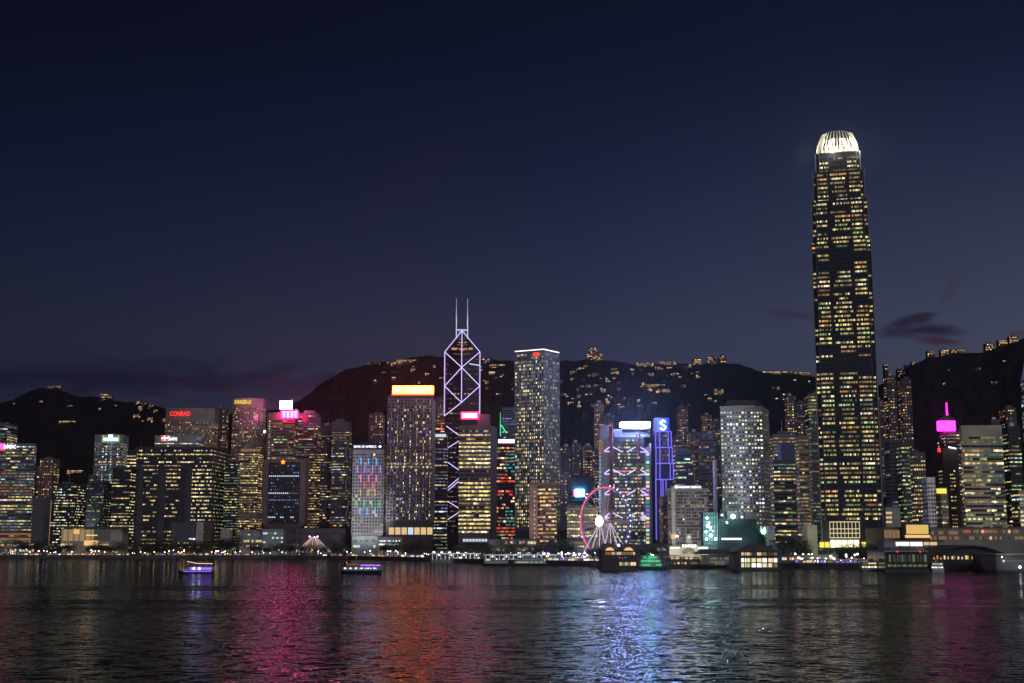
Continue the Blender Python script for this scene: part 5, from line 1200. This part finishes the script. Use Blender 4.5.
while k * 9 < L:
    p = a + (b - a).normalized() * k * 9; MB().tube((p.x, p.y, GZ), (p.x, p.y, zr), .4, pmat('column_white', (.6, .58, .56)), seg=6).build('column', t)
    if k % 2 == 0: MB().box(p.x - 1.5, p.x + 1.5, p.y - 1.2, p.y - .7, zr - 1.2, zr - .8, 'lamp_white' if k % 3 else 'lamp_warm').build('lamp', t)
    k += 1
# museum pier : two gabled halls
a = G(603, 570.5); b = G(637, 570.5); Y = a.y
t = thing('ferry_pier', 'dark gabled pier hall with amber attic panels and lit ground floor', 'pier', ((a.x + b.x) / 2, Y + 20, 0))
zz = lambda py: P(0, py, Y).z
MB().box(a.x - 1, b.x + 1, Y - .8, Y + 60, -2, 1.6, DECK).build('deck', t)
mb = MB(); mb.box(a.x, b.x, Y + .5, Y + 50, 1.6, zz(549.5), pmat('pier_wall', (.06, .055, .05))); mb.build('wall', t)
mb = MB(); zr = zz(549.5); cx_ = (a.x + b.x) / 2
for (u, v) in ((a.x, cx_ - 2), (cx_ + 2, b.x)):
    m_ = (u + v) / 2; mb.face([(u - .8, Y - .6, zr), (v + .5, Y - .6, zr), (m_ + 2, Y + 4, zr + 4.6), (m_ - 2, Y + 4, zr + 4.6)], ROOFM); mb.face([(u - .8, Y - .6, zr), (m_ - 2, Y + 4, zr + 4.6), (m_ - 2, Y + 46, zr + 4.6), (u - .8, Y + 52, zr)], ROOFM); mb.face([(v + .5, Y - .6, zr), (v + .5, Y + 52, zr), (m_ + 2, Y + 46, zr + 4.6), (m_ + 2, Y + 4, zr + 4.6)], ROOFM); mb.face([(m_ - 2, Y + 4, zr + 4.6), (m_ + 2, Y + 4, zr + 4.6), (m_ + 2, Y + 46, zr + 4.6), (m_ - 2, Y + 46, zr + 4.6)], ROOFM)
mb.box(cx_ - 1.8, cx_ + 1.8, Y, Y + 4, zr, zz(542.5), DARK); mb.build('roof', t)
for (x0, x1) in ((605, 614.5), (623.5, 633.5)):
    mb = MB(); p0 = P(x0, 549.6, Y - .9); p1 = P(x1, 549.6, Y - .9); mb.face([(p0.x, Y - 1, zz(550.4)), (p1.x, Y - 1, zz(550.4)), (p1.x - 2.2, Y - 1, zz(547.5)), (p0.x + 2.2, Y - 1, zz(547.5))], 'glow_amber'); mb.build('attic_light', t)
MB().ball(P(618.7, 545.2, Y - 1), .9, 'lamp_violet').build('lamp', t)
rr = random.Random(2)
for k in range(13): x = 605.5 + k * 2.3; MB().pbox(x, x + 1.8, 552, 554.8, Y, .4, 'light_' + rr.choice(('dwarm', 'dwarm', 'warm', 'dyellow'))).build('window', t)
for k in range(6): x = 619.5 + k * 2.8; MB().pbox(x, x + 2.4, 562.2, 565.5, Y, .4, 'light_' + rr.choice(('cream', 'dyellow', 'green'))).build('window', t)
for k in range(3): MB().ball(P(619.5 + k * 3, 557.5 + (k % 2), Y - 1), .35, 'led_red' if k % 2 else 'led_blue').build('lamp', t)
# star ferry style hall w/ clock tower (floodlit)
Y = 1110
t = thing('pier_terminal', 'cream floodlit terminal with clock tower and arched window', 'terminal', (P(688, 560, Y).x, Y + 15, GZ))
cm = pmat('cream_render', (.62, .62, .52), .8)
mb = MB(); mb.pbox(669.5, 708.5, 547, 562, Y, 25, cm); mb.pbox(682, 697, 544.5, 547, Y, 20, cm); mb.build('wall', t)
for (x0, x1) in ((669.5, 680.5), (697.5, 708.5)):
    mb = MB(); mb.pbox(x0, x1, 546, 555, Y - 3, 3, cm); mb.build('wing', t); MB().pbox(x0 + .6, x1 - .6, 547.2, 548.4, Y - 3.5, .4, 'light_white').build('lamp_row', t)
mb = MB(); p = P(689, 536, Y)
mb.box(p.x - 2.4, p.x + 2.4, Y + 2, Y + 6.8, P(0, 546, Y).z, P(0, 534, Y).z, cm); mb.box(p.x - 3, p.x + 3, Y + 1.4, Y + 7.4, P(0, 534, Y).z, P(0, 533.2, Y).z, cm); mb.build('clock_tower', t)
mb = MB(); z = P(0, 533.2, Y).z; sq = [(p.x - 2.4, Y + 2), (p.x + 2.4, Y + 2), (p.x + 2.4, Y + 6.8), (p.x - 2.4, Y + 6.8)]; mb.prism(sq, z, z + 2.4, ROOFM, top=[(p.x + (q[0] - p.x) * .1, Y + 4.4 + (q[1] - Y - 4.4) * .1) for q in sq]); mb.build('spire', t)
mb = MB(); pf = P(689, 537, Y + 1.8); k = 14; pts = [(pf.x + 1.4 * math.cos(2 * math.pi * i / k), Y + 1.9, pf.z + 1.4 * math.sin(2 * math.pi * i / k)) for i in range(k)]; mb.face(pts, 'light_cream'); mb.box(pf.x - .1, pf.x + .1, Y + 1.8, Y + 1.86, pf.z, pf.z + 1.1, DARK); mb.box(pf.x, pf.x + .8, Y + 1.8, Y + 1.86, pf.z - .1, pf.z + .1, DARK); mb.build('clock_face', t)
mb = MB(); pa = P(689, 553.5, Y - .3); pts = []
for i in range(13): a_ = math.pi * i / 12; pts.append((pa.x + 5.6 * math.cos(a_), Y - .25, pa.z + 5 * math.sin(a_)))
mb.face(pts, 'light_dyellow')
for i in range(1, 6): a_ = math.pi * i / 6; mb.tube((pa.x, Y - .35, pa.z), (pa.x + 5.6 * math.cos(a_), Y - .35, pa.z + 5 * math.sin(a_)), .16, cm, seg=4)
mb.build('arched_window', t)
for k in range(5): MB().ball(P(683 + k * 3, 545.8, Y - 1.4), .75, 'lamp_white').build('lamp', t)
for k in range(8): x = 671 + k * 4.7; MB().pbox(x, x + 3.2, 556.5, 559, Y - .5, .4, 'light_' + ('warm', 'cream', 'dwarm')[k % 3]).build('window', t)
for x in (672, 682, 696, 706): lamp('POINT', P(x, 553, Y - 10), 950, (1, 1, .82), .8, name='facade_light')
a = G(640, 568.3); b = G(738, 569.3); Yd = a.y
t = thing('ferry_berth', 'dark covered berth with silhouetted posts below the cream terminal', 'berth', ((a.x + b.x) / 2, Yd + 15, 0))
MB().box(a.x, b.x, Yd, Yd + 40, -2, 2.4, DECK).build('deck', t)
MB().box(a.x + 20, b.x, Yd + 1, Yd + 14, P(0, 556.8, Yd).z - .6, P(0, 556.8, Yd).z, sm).build('roof', t)
rr = random.Random(3)
for k in range(22): x = a.x + 22 + k * 3.1; MB().box(x - .2, x + .2, Yd + 1.5, Yd + 1.9, 2.4, P(0, 557.2, Yd).z, DARK).build('post', t)
mb = MB()
for k in range(24): x = a.x + 21 + k * 2.9; mb.box(x, x + 2, Yd + 12, Yd + 12.3, 3.2, 3.2 + rr.uniform(1.4, 3), 'light_' + rr.choice(('dwarm', 'dyellow', 'cream', 'warm', 'vdim')))
mb.build('storey_glazing', t)
# bright pier hall
a = G(739, 571.2); b = G(780, 571.2); Y = a.y; zz = lambda py: P(0, py, Y).z
t = thing('ferry_pier', 'open pier hall with two bright white lit decks under hipped roof', 'pier', ((a.x + b.x) / 2, Y + 20, 0))
MB().box(a.x - 1, b.x + 1, Y - .5, Y + 55, -2, 1.8, DECK).build('deck', t)
MB().box(a.x, b.x, Y + 6, Y + 45, 1.8, zz(551), sd).build('wall', t)
mb = MB(); z0 = zz(551.5); z1 = zz(544.5); mb.prism([(a.x - 3, Y - 1), (b.x + 3, Y - 1), (b.x + 3, Y + 48), (a.x - 3, Y + 48)], z0, z1, ROOFM, top=[(a.x + 9, Y + 12), (b.x - 9, Y + 12), (b.x - 9, Y + 36), (a.x + 9, Y + 36)]); mb.build('roof', t)
mb = MB(); mb.prism([(P(700, 552, Y).x, Y + 16), (a.x - 3, Y + 16), (a.x - 3, Y + 40), (P(700, 552, Y).x, Y + 40)], zz(554.5), zz(549.5), ROOFM, top=[(P(706, 552, Y).x, Y + 24), (a.x - 3, Y + 24), (a.x - 3, Y + 32), (P(706, 552, Y).x, Y + 32)]); mb.build('side_roof', t)
for r_, (v0, v1, pal) in enumerate(((552.5, 555.4, ('dorange', 'dwarm', 'vdim', 'warm')), (558.3, 562.2, ('white', 'white', 'cream')), (563.4, 567.2, ('cream', 'green', 'white', 'dyellow')))):
    for k in range(7): x = 741.5 + k * 5.2; MB().pbox(x, x + 4.4, v0, v1, Y + 5.2, .5, 'light_' + rr.choice(pal)).build('window', t)
for zy in (557.2, 562.8, 568): MB().box(a.x, b.x, Y, Y + 6, zz(zy) - .3, zz(zy), sd).build('floor_slab', t)
for k in range(8): x = a.x + (b.x - a.x) * k / 7; MB().box(x - .3, x + .3, Y + .2, Y + .8, 1.8, z0, DARK).build('column', t)
slab('low_building', 'dim lamp dotted hall left of the bright pier hall', 'building', 704, 740, 556, 566, 1075, sm, depth=20, rows_=((705, 739, 557.5, 559.5, 14, [('cream', 1), ('dwarm', 2), ('dgreen', 2)], .7), (705, 739, 561, 563, 14, [('dyellow', 2), ('dgreen', 2)], .5)))
# right piers
a = G(887, 572.3); b = G(928, 572.3); Y = a.y; zz = lambda py: P(0, py, Y).z
t = thing('ferry_pier', 'dark glazed pier hall with green lower lights and red roof lamps', 'pier', ((a.x + b.x) / 2, Y + 20, 0))
MB().box(a.x - 1, b.x + 1, Y - .5, Y + 70, -2, 1.6, DECK).build('deck', t)
MB().box(a.x, b.x, Y + 4, Y + 50, 1.6, zz(552), pmat('pier_glass', (.05, .045, .04), .2)).build('wall', t)
MB().box(a.x - 1, b.x + 1, Y, Y + 52, zz(552), zz(550.6), sm).build('roof', t)
mb = MB(); mb.box(a.x + 5, b.x - 12, Y + 8, Y + 40, zz(550.6), zz(547.5), sd); mb.build('roof_plant', t)
for x in (897.5, 920): MB().ball(P(x, 551.8, Y - 1), .55, 'sign_red').build('lamp', t)
for k in range(10): x = 889 + k * 3.9; MB().pbox(x, x + 2.6, 554.5, 562, Y + 3.4, .3, 'light_' + ('vdim' if k % 3 else 'dgreen')).build('window', t)
mb = MB()
for k in range(18): x = 888 + k * 2.2; mb.pbox(x, x + 1.6, 564.5, 566.8, Y + 3.2, .3, 'glow_greenlow' if rr.random() < .6 else 'light_dyellow')
mb.build('storey_glazing', t)
for k in range(9): x = a.x + (b.x - a.x) * k / 8; MB().box(x - .25, x + .25, Y + .4, Y + .9, 1.6, zz(552), DARK).build('column', t)
a = G(1001, 572.5); b = G(1050, 572.5); Y = a.y + 6
t = thing('ferry_pier', 'pale pier shed with dazzling white lamp at the right edge', 'pier', ((a.x + b.x) / 2, Y + 20, 0)); zz = lambda py: P(0, py, Y).z
MB().box(a.x - 1, b.x + 1, Y - .5, Y + 60, -2, 1.8, DECK).build('deck', t)
MB().box(a.x, b.x, Y + 3, Y + 50, 1.8, zz(555), pmat('pale_shed', (.14, .14, .15))).build('wall', t)
MB().box(a.x - 1, b.x + 1, Y, Y + 52, zz(555), zz(553.6), sm).build('roof', t)
for k in range(9): x = 1003 + k * 2.9; MB().pbox(x, x + 1.7, 560, 562, Y + 2.4, .4, 'light_' + rr.choice(('dgreen', 'cream', 'dcool'))).build('window', t)
MB().ball(P(1020, 567, Y - 1), .9, 'lamp_white').build('lamp', t); MB().ball(P(1002, 557, Y - 1), .5, 'lamp_white').build('lamp', t)
lamp('SPOT', P(1013, 556, Y - 10), 1500, (1, .97, 1), .5, P(1015, 562, Y + 3), 100, 'pier_fill_light')  # added unseen spot in front, aimed inland at the shed wall

# ------------------------------------------------------------------ boats
def hull(name, L, Wd, h, col, parent, z0=-.6, bow=.28, x0=0):
    mb = MB(); pts = [(-L / 2, -Wd / 2), (L / 2 - L * .05, -Wd / 2), (L / 2, -Wd * .2), (L / 2, Wd * .2), (L / 2 - L * .05, Wd / 2), (-L / 2, Wd / 2)]
    pts = [(-L / 2 , 0), (-L / 2 + L * bow * .35, -Wd * .32), (-L / 2 + L * bow, -Wd / 2), (L / 2 - 1, -Wd / 2), (L / 2, -Wd * .3), (L / 2, Wd * .3), (L / 2 - 1, Wd / 2), (-L / 2 + L * bow, Wd / 2), (-L / 2 + L * bow * .35, Wd * .32)]
    bot = [(p[0] * .94 + .3, p[1] * .85) for p in pts]
    mb.prism(bot, z0, h, col, top=pts); return mb.build(name, parent)
def at_boat(t): ORG[t.name] = Vector((0, 0, 0))
def boat1():
    c = G(195.5, 573.5); t = thing('tour_boat', 'small tour boat glowing blue violet with pink lit awning line', 'boat', (c.x, c.y, 0)); at_boat(t)
    s = c.y / F; L = 36 * s
    hull('hull', L, 7, 1.9, pmat('hull_dark', (.03, .03, .05), .4), t)
    MB().box(-L * .2, L * .47, -2.9, 2.9, 1.9, 4.4, pmat('cabin_white', (.5, .5, .55))).build('cabin', t)
    MB().box(-L * .18, L * .47, -3.0, 3.0, 4.4, 4.7, sm).build('roof', t)
    for k in range(11): x = -L * .12 + k * L * .053; MB().box(x, x + L * .042, -3.1, -2.95, 2.5, 4.1, 'boat_blue' if k % 3 else 'boat_violet').build('window', t)
    for x in (-.02, .13): MB().ball((L * x, -3.3, 3.4), .75, 'boat_white').build('lamp', t)
    MB().box(-L * .34, -L * .12, -2.4, 2.4, 1.9, 3.1, 'light_dgreen').build('foredeck_cabin', t)
    MB().tube((-L * .22, -2.6, 8.2), (L * .05, -2.6, 6.9), .2, 'rope_pink').build('awning_light', t); MB().tube((L * .05, -2.6, 6.9), (L * .48, -2.6, 6.7), .2, 'rope_pink').build('awning_light', t)
    MB().box(-L * .2, L * .47, -2.8, 2.8, 6.4, 6.55, pmat('awning', (.3, .28, .3))).build('awning', t)
    for x in (-.2, 0, .2, .46): MB().tube((L * x, -2.7, 4.7), (L * x, -2.7, 6.5), .1, STEEL, seg=4).build('post', t)
    MB().tube((-L * .2, 0, 4.7), (-L * .2, 0, 9), .12, STEEL).build('mast', t); MB().ball((-L * .22, -2, 6.2), .3, 'led_red').build('lamp', t)
    MB().box(-L * .3, L * .46, -3.62, -3.5, 1.2, 1.6, 'boat_blue').build('waterline_light', t)
boat1()
def boat2():
    c = G(361, 574); t = thing('harbour_ferry', 'two deck harbour boat with violet lit upper deck and dark hull', 'boat', (c.x, c.y, 0)); at_boat(t)
    s = c.y / F; L = 41 * s
    hull('hull', L, 8, 2.3, pmat('hull_black', (.02, .02, .03), .4), t, bow=.16)
    MB().box(-L * .42, L * .46, -3.4, 3.4, 2.3, 4.7, pmat('cabin_grey', (.25, .26, .30))).build('cabin', t)
    MB().box(-L * .44, L * .48, -3.7, 3.7, 4.7, 4.95, sd).build('deck', t)
    for k in range(14): x = -L * .38 + k * L * .06; MB().box(x, x + L * .042, -3.6, -3.42, 3.2, 4.3, 'light_' + ('cool', 'dcool', 'cool', 'dgreen')[k % 4]).build('window', t)
    for k in range(6): MB().ball((-L * .38 + k * L * .14, -3.8, 3.9), .33, 'boat_white').build('lamp', t)
    MB().box(0, L * .46, -3.0, 3.0, 6.9, 7.15, DARK).build('awning', t)
    MB().box(L * .0, L * .47, -3.2, -3.0, 5.3, 6.3, 'boat_violet').build('deck_light', t)
    for x in (.02, .15, .3, .45): MB().tube((L * x, -2.9, 4.9), (L * x, -2.9, 6.9), .1, STEEL, seg=4).build('post', t)
    MB().box(-L * .34, -L * .03, -2.6, 2.6, 4.95, 6.9, pmat('cabin_red', (.4, .2, .18))).build('wheelhouse', t)
    MB().box(-L * .34, -L * .03, -2.75, -2.62, 6.1, 6.6, 'light_dorange').build('window', t)
    MB().tube((-L * .12, 0, 6.9), (-L * .12, 0, 10.6), .14, STEEL).build('mast', t); MB().ball((-L * .12, 0, 10.6), .3, 'light_red').build('lamp', t); MB().ball((-L * .34, -2, 7.6), .3, 'star_orange').build('lamp', t)
boat2()
def ferry(name, label, px0, px1, pyw, decks, hullc, lit, roofc=sm, bow=.12, hgt=2.6):
    c = G((px0 + px1) / 2, pyw); t = thing(name, label, 'ferry', (c.x, c.y, 0)); at_boat(t); L = (px1 - px0) * c.y / F
    hull('hull', L, 9, 2.0, hullc, t, bow=bow); z = 2.0; rr = random.Random(hash_(label))
    for d_ in range(decks):
        f = .46 - .05 * d_
        MB().box(-L * f * .9, L * f, -3.8, 3.8, z, z + hgt - .3, pmat('cabin_cream', (.4, .4, .38))).build('cabin', t)
        MB().box(-L * f * .93, L * f * 1.02, -4.1, 4.1, z + hgt - .3, z + hgt, roofc).build('deck' if d_ < decks - 1 else 'roof', t)
        n = max(4, int(L / 2.6)); w = L * f * 1.8 / n
        for k in range(n):
            x = -L * f * .86 + k * w; MB().box(x, x + w * .72, -4.0, -3.82, z + .8, z + hgt - .7, lit[d_][int(rr.random() * len(lit[d_]))]).build('window', t)
        z += hgt
    MB().box(-L * .1, L * .02, -2, 2, z, z + 2, pmat('cabin_cream', (.4, .4, .38))).build('wheelhouse', t)
    MB().tube((L * .1, 0, z), (L * .1, 0, z + 3.5), .14, STEEL).build('mast', t)
    return t
HB = pmat('hull_black', (.02, .02, .03)); HW = pmat('hull_white', (.5, .5, .52)); HG = pmat('hull_green', (.02, .10, .06))
lw = ['light_cream', 'light_dgreen', 'light_green', 'light_dcool']
ferry('harbour_ferry', 'dark low ferry with greenish windows moored at the columned piers', 511, 547, 565.8, 2, HB, [['light_green', 'light_dgreen', 'light_cool'], ['light_dcool', 'light_dgreen', 'light_vdim']])
ferry('harbour_ferry', 'dark moored vessel at the left end of the second columned pier', 482, 509, 565.6, 1, HB, [['light_dgreen', 'light_dcool']])
t = ferry('harbour_ferry', 'ferry glowing vivid green moored beside the dark gabled pier hall', 637, 663, 569.3, 3, HG, [['glow_green', 'light_dgreen', 'glow_green'], ['glow_green', 'light_green'], ['glow_green', 'glow_green', 'light_dgreen']], roofc=pmat('green_paint', (.05, .35, .2)), hgt=3.0)
g_ = G(650, 569.3); lamp('POINT', (g_.x, g_.y - 7, 9), 500, (.1, 1, .5), .5, name='ferry_light')
ferry('harbour_ferry', 'cream lit ferry moored left of the green lit glazed pier', 858, 887, 571.5, 2, HW, [['light_cream', 'light_white', 'light_dyellow'], ['light_dwarm', 'light_cream', 'light_vdim']])
ferry('harbour_ferry', 'small bright ferry moored right of the green lit glazed pier', 929, 943, 571.8, 2, HW, [['light_white', 'light_cream'], ['light_green', 'light_cream']], hgt=2.4)
ferry('harbour_ferry', 'dim small boat berthed left of the pale pier shed', 985, 1000, 571.5, 1, HB, [['light_dwarm', 'light_vdim']])

# ------------------------------------------------------------------ promenade trees, lamps, tents
def tree_proto(seed, h, w):
    rr = random.Random(seed); t = thing('promenade_tree', 'tree temp label %d here' % seed, 'tree', (0, 0, 0))
    bark = pmat('bark', (.06, .045, .035), .9); leaf = pmat('leaf', (.045, .07, .03), .7, 0, .5, .6)
    mb = MB(); mb.tube((0, 0, 0), (0, 0, h * .4), .35, bark, .25); tips = []
    for k in range(6):
        a = k * 1.05 + rr.random(); e = Vector((math.cos(a) * w * .3, math.sin(a) * w * .3, h * rr.uniform(.6, .85))); mb.tube((0, 0, h * .38), e, .18, bark, .07, seg=4); tips.append(e)
    tips.append(Vector((0, 0, h * .88))); mb.build('trunk', t)
    mb = MB()
    for c in tips:
        cr = w * rr.uniform(.22, .34)
        for k in range(75):
            v = Vector((rr.gauss(0, 1), rr.gauss(0, 1), rr.gauss(0, .75))).normalized() * cr * rr.uniform(.55, 1.05); p = c + v
            u = Vector((rr.uniform(-1, 1), rr.uniform(-1, 1), rr.uniform(-.6, .6))).normalized(); q = u.cross(Vector((rr.uniform(-1, 1), rr.uniform(-1, 1), 1))).normalized(); s = rr.uniform(.3, .62)
            mb.face([p - u * s, p - q * s * .6, p + u * s, p + q * s * .6], leaf)
    mb.build('crown', t); return t
protos = [tree_proto(1, 11, 10), tree_proto(2, 9, 8), tree_proto(3, 13, 13)]
used = [False] * 3
def put_tree(px, dY, s, label, group, kind=None):
    s *= 1.3; k = kind if kind is not None else rg.randrange(3); Yt = shoreY(px) + dY; x = (px - CX) / F * Yt / .985
    if not used[k]:
        o = protos[k]; used[k] = True; LABELS.pop(o['label'], None); o['label'] = label; o['group'] = group; o.location = (x, Yt, GZ); o.scale = (s, s, s)
        KIDS[o.name] = list(o.children)
        for c_ in o.children: KIDS[c_.name] = []
        LABELS[label] = group; return
    copy_tree(protos[k], (x, Yt, GZ), label, group, rg.uniform(0, 6.28), s)
for (a, b, n, d0, d1, s0, s1, lab) in (
        (25, 60, 9, 25, 55, .9, 1.4, 'dark tree on the promenade between banded tower and golden pavilion'),
        (70, 87, 6, 18, 26, .9, 1.2, 'dark tree silhouetted against the golden pavilion left half'),
        (98, 135, 12, 18, 30, .9, 1.2, 'dark tree in front of the golden pavilion right half'),
        (140, 220, 22, 25, 60, .9, 1.4, 'dark promenade tree in front of the low council building'),
        (226, 246, 8, 20, 40, 1.2, 1.6, 'dense dark tree beside the small pale windowless box'),
        (255, 352, 26, 8, 45, .8, 1.2, 'dark tree around the striped light tent lawn'),
        (384, 432, 14, 20, 60, .8, 1.3, 'dark tree below the broad orange signed tower'),
        (455, 545, 20, 60, 150, .8, 1.3, 'dark tree behind the columned piers'),
        (545, 568, 8, 60, 110, 1.0, 1.5, 'dark tree below the curved warm banded block'),
        (588, 598, 4, 15, 25, .8, 1.0, 'dark round tree at the foot of the great wheel'),
        (628, 668, 8, 60, 110, .8, 1.1, 'dark tree behind the green lit ferry'),
        (772, 798, 12, 30, 55, 1.0, 1.3, 'dark leafy tree right of the bright pier hall'),
        (822, 884, 22, 40, 70, .8, 1.1, 'dark tree in front of the tallest tower lobby'),
        (884, 925, 8, 30, 50, .6, .9, 'dark tree before the concourse window strip')):
    for i in range(n): put_tree(a + (b - a) * (i + rg.random()) / n, rg.uniform(d0, d1), rg.uniform(s0, s1), lab, lab + 's' if not lab.endswith('s') else lab)

def px_far(a): return a < 440
def lamp_proto(name, matn, h):
    t = thing(name, 'street lamp temp ' + matn + ' label', 'street lamp', (0, 0, 0))
    MB().tube((0, 0, 0), (0, 0, h), .12, STEEL, .08).build('pole', t); MB().ball((0, 0, h + .3), .60, matn, 7, 5).build('lamp_head', t); return t
lp = {k: [lamp_proto('street_lamp', m, h), False] for k, m, h in (('w', 'lamp_white', 5.5), ('v', 'lamp_violet', 6), ('o', 'lamp_warm', 4.5))}
def put_lamp(k, px, dY, label, s=1):
    Yt = shoreY(px) + dY; x = (px - CX) / F * Yt / .985; o, u = lp[k]; g_ = label + 's' if not label.endswith('s') else label
    if not u:
        lp[k][1] = True; LABELS.pop(o['label'], None); o['label'] = label; o['group'] = g_; LABELS[label] = g_; o.location = (x, Yt, GZ); KIDS[o.name] = list(o.children)
        for c_ in o.children: KIDS[c_.name] = []
        return
    copy_tree(o, (x, Yt, GZ), label, g_, 0, s)
for (a, b, n, ks, lab) in ((-5, 60, 34, 'wovo', 'promenade lamp'), (60, 140, 30, 'owoo', 'promenade lamp'), (140, 262, 36, 'owoo', 'promenade lamp'), (262, 352, 26, 'vwoo', 'promenade lamp'), (352, 432, 24, 'vwow', 'promenade lamp'),
                      (545, 600, 30, 'vwvw', 'promenade lamp'), (640, 740, 20, 'wow', 'promenade lamp'), (785, 860, 40, 'wowv', 'promenade lamp'), (935, 1024, 34, 'owo', 'promenade lamp')):
    where = {-5: 'near the banded tower at the left edge', 60: 'before the golden pavilion', 140: 'before the civic headquarters', 262: 'around the striped light tent', 352: 'below the orange signed tower', 545: 'at the foot of the great wheel', 640: 'beside the clock tower terminal', 785: 'left of the tallest tower lobby', 935: 'under the arched terminal roof'}[a]
    cn = {'w': 'white', 'v': 'violet', 'o': 'warm orange'}
    for i in range(n):
        k = ks[i % len(ks)]; put_lamp(k, a + (b - a) * (rg.random() if rg.random() < .6 else .1 + .8 * int(rg.random() * 4) / 4 + rg.gauss(0, .02)), rg.choice((rg.uniform(3, 40), rg.uniform(40, 85) if px_far(a) else rg.uniform(3, 30))), '%s promenade lamp %s' % (cn[k], where), rg.choice((.45, .6, .75, 1.0, 1.25)))
# small market kiosks
def kiosk(px, dY, w, h, mat, label, group):
    Yt = shoreY(px) + dY; x = (px - CX) / F * Yt / .985; t = thing('kiosk', label, 'kiosk', (x, Yt, GZ), group)
    MB().box(x - w / 2, x + w / 2, Yt, Yt + 4, GZ, GZ + h, sd).build('body', t)
    MB().prism([(x - w / 2 - .5, Yt - 1.2), (x + w / 2 + .5, Yt - 1.2), (x + w / 2 + .5, Yt + 4.5), (x - w / 2 - .5, Yt + 4.5)], GZ + h, GZ + h + 1.2, pmat('kiosk_canvas', (.5, .47, .45)), top=[(x - .3, Yt + 1.5), (x + .3, Yt + 1.5), (x + .3, Yt + 2), (x - .3, Yt + 2)]).build('roof', t)
    MB().box(x - w * .42, x + w * .42, Yt - .15, Yt - .03, GZ + 1, GZ + h - .5, mat).build('counter_light', t)
for (a, b, n, lab) in ((0, 55, 20, 'small lit stall on the quay near the left edge'), (60, 140, 22, 'small lit stall on the quay before golden pavilion'), (150, 258, 24, 'small lit stall on the quay before council building'), (330, 428, 20, 'small lit stall on the quay right of striped tent'), (545, 602, 18, 'small lit stall beside the great wheel'), (788, 858, 20, 'small lit stall on the quay left of cream ferry'), (943, 998, 14, 'small lit stall under the arched terminal roof')):
    for i in range(n): kiosk(a + (b - a) * (i + rg.random() * .8) / n, rg.uniform(2, 30), rg.uniform(3, 7), rg.uniform(2.6, 3.6), 'light_' + rg.choice(('warm', 'cream', 'dwarm', 'orange', 'cool', 'dyellow', 'white', 'dorange', 'violet')), lab, lab + 's')
# added unseen spots, aimed inland, brighten the promenade in warm, violet and teal
for k in range(44):
    px = 4 + k * 23.6 + rg.uniform(-8, 8); dY = rg.uniform(12, 34); Yt = shoreY(px) + dY
    if 560 < px < 780 and k % 2: continue
    xx = (px - CX) / F * Yt / .985
    lamp('SPOT', (xx, Yt, GZ + 8), rg.uniform(2500, 8000), rg.choice(((1, .72, .40), (1, .80, .55), (.8, .75, 1), (.7, 1, .9), (1, .9, .8))), .5, (xx + rg.uniform(-8, 8), Yt + 30, GZ + 3), 120, 'promenade_fill_light')
# violet lit sculptures near the wheel
for (px, py0, py1, lab) in ((543.5, 547, 556, 'tall violet pink lit sculpture left of great wheel'), (526, 543, 556, 'slim pale pink lit pillar before the shop podium')):
    c = P(px, py1, 1350); t = thing('lit_sculpture', lab, 'sculpture', (c.x, 1350, GZ)); MB().tube((c.x, 1350, GZ), P(px, py0, 1350), 1.1, 'led_violet' if px > 530 else 'light_dviolet', .3).build('light_column', t)
    MB().ball((c.x, 1349, P(0, 553, 1350).z), 1.6 if px > 530 else .7, 'lamp_violet').build('lamp', t)

# ------------------------------------------------------------------ architectural floodlights
def flood(px, py, Y, off, power, col, spot=50, dx_=0):
    tg = P(px, py, Y); lamp('SPOT', (tg.x + dx_, Y - off, 30), power, col, 2.0, tg, spot, 'facade_floodlight')
flood(740, 470, 1320, 130, 1100000, (.82, .93, 1), 75)
flood(370, 500, 1800, 120, 300000, (1, .95, 1), 70)
flood(980, 480, 1390, 150, 190000, (1, .88, .68), 60)
flood(928, 505, 1250, 60, 60000, (1, .96, 1), 46)
flood(686, 520, 1330, 90, 70000, (1, .95, .9), 70)
flood(604, 490, 1480, 110, 90000, (.9, .9, 1), 60)
flood(190, 425, 2330, 150, 190000, (1, .8, .7), 50)
flood(110, 445, 2080, 100, 60000, (.85, 1, .95), 50)
flood(809, 540, 1150, 40, 9000, (1, .95, .6), 50)
flood(535, 515, 1500, 80, 45000, (1, .75, .65), 50)

for a_, b_ in lamp_q: lamp('SPOT', a_, 60000, (.9, .92, 1), .5, b_, 70, 'mast_floodlight')
hz = MB().box(-6500, 6500, -1600, 5600, -6, 900, 'light_vdim'); ho = hz.build('haze'); ho['kind'] = 'stuff'
hm = bpy.data.materials.new('haze_air'); hm.use_nodes = True; hn = hm.node_tree; hn.nodes.clear()
pv = hn.nodes.new('ShaderNodeVolumePrincipled'); pv.inputs['Density'].default_value = HAZE; pv.inputs['Color'].default_value = (.80, .85, 1, 1); pv.inputs['Anisotropy'].default_value = .8
ho_ = hn.nodes.new('ShaderNodeOutputMaterial'); hn.links.new(pv.outputs[0], ho_.inputs['Volume'])
ho.data.materials.clear(); ho.data.materials.append(hm)
print('objects', len(bpy.data.objects), 'dups checked')
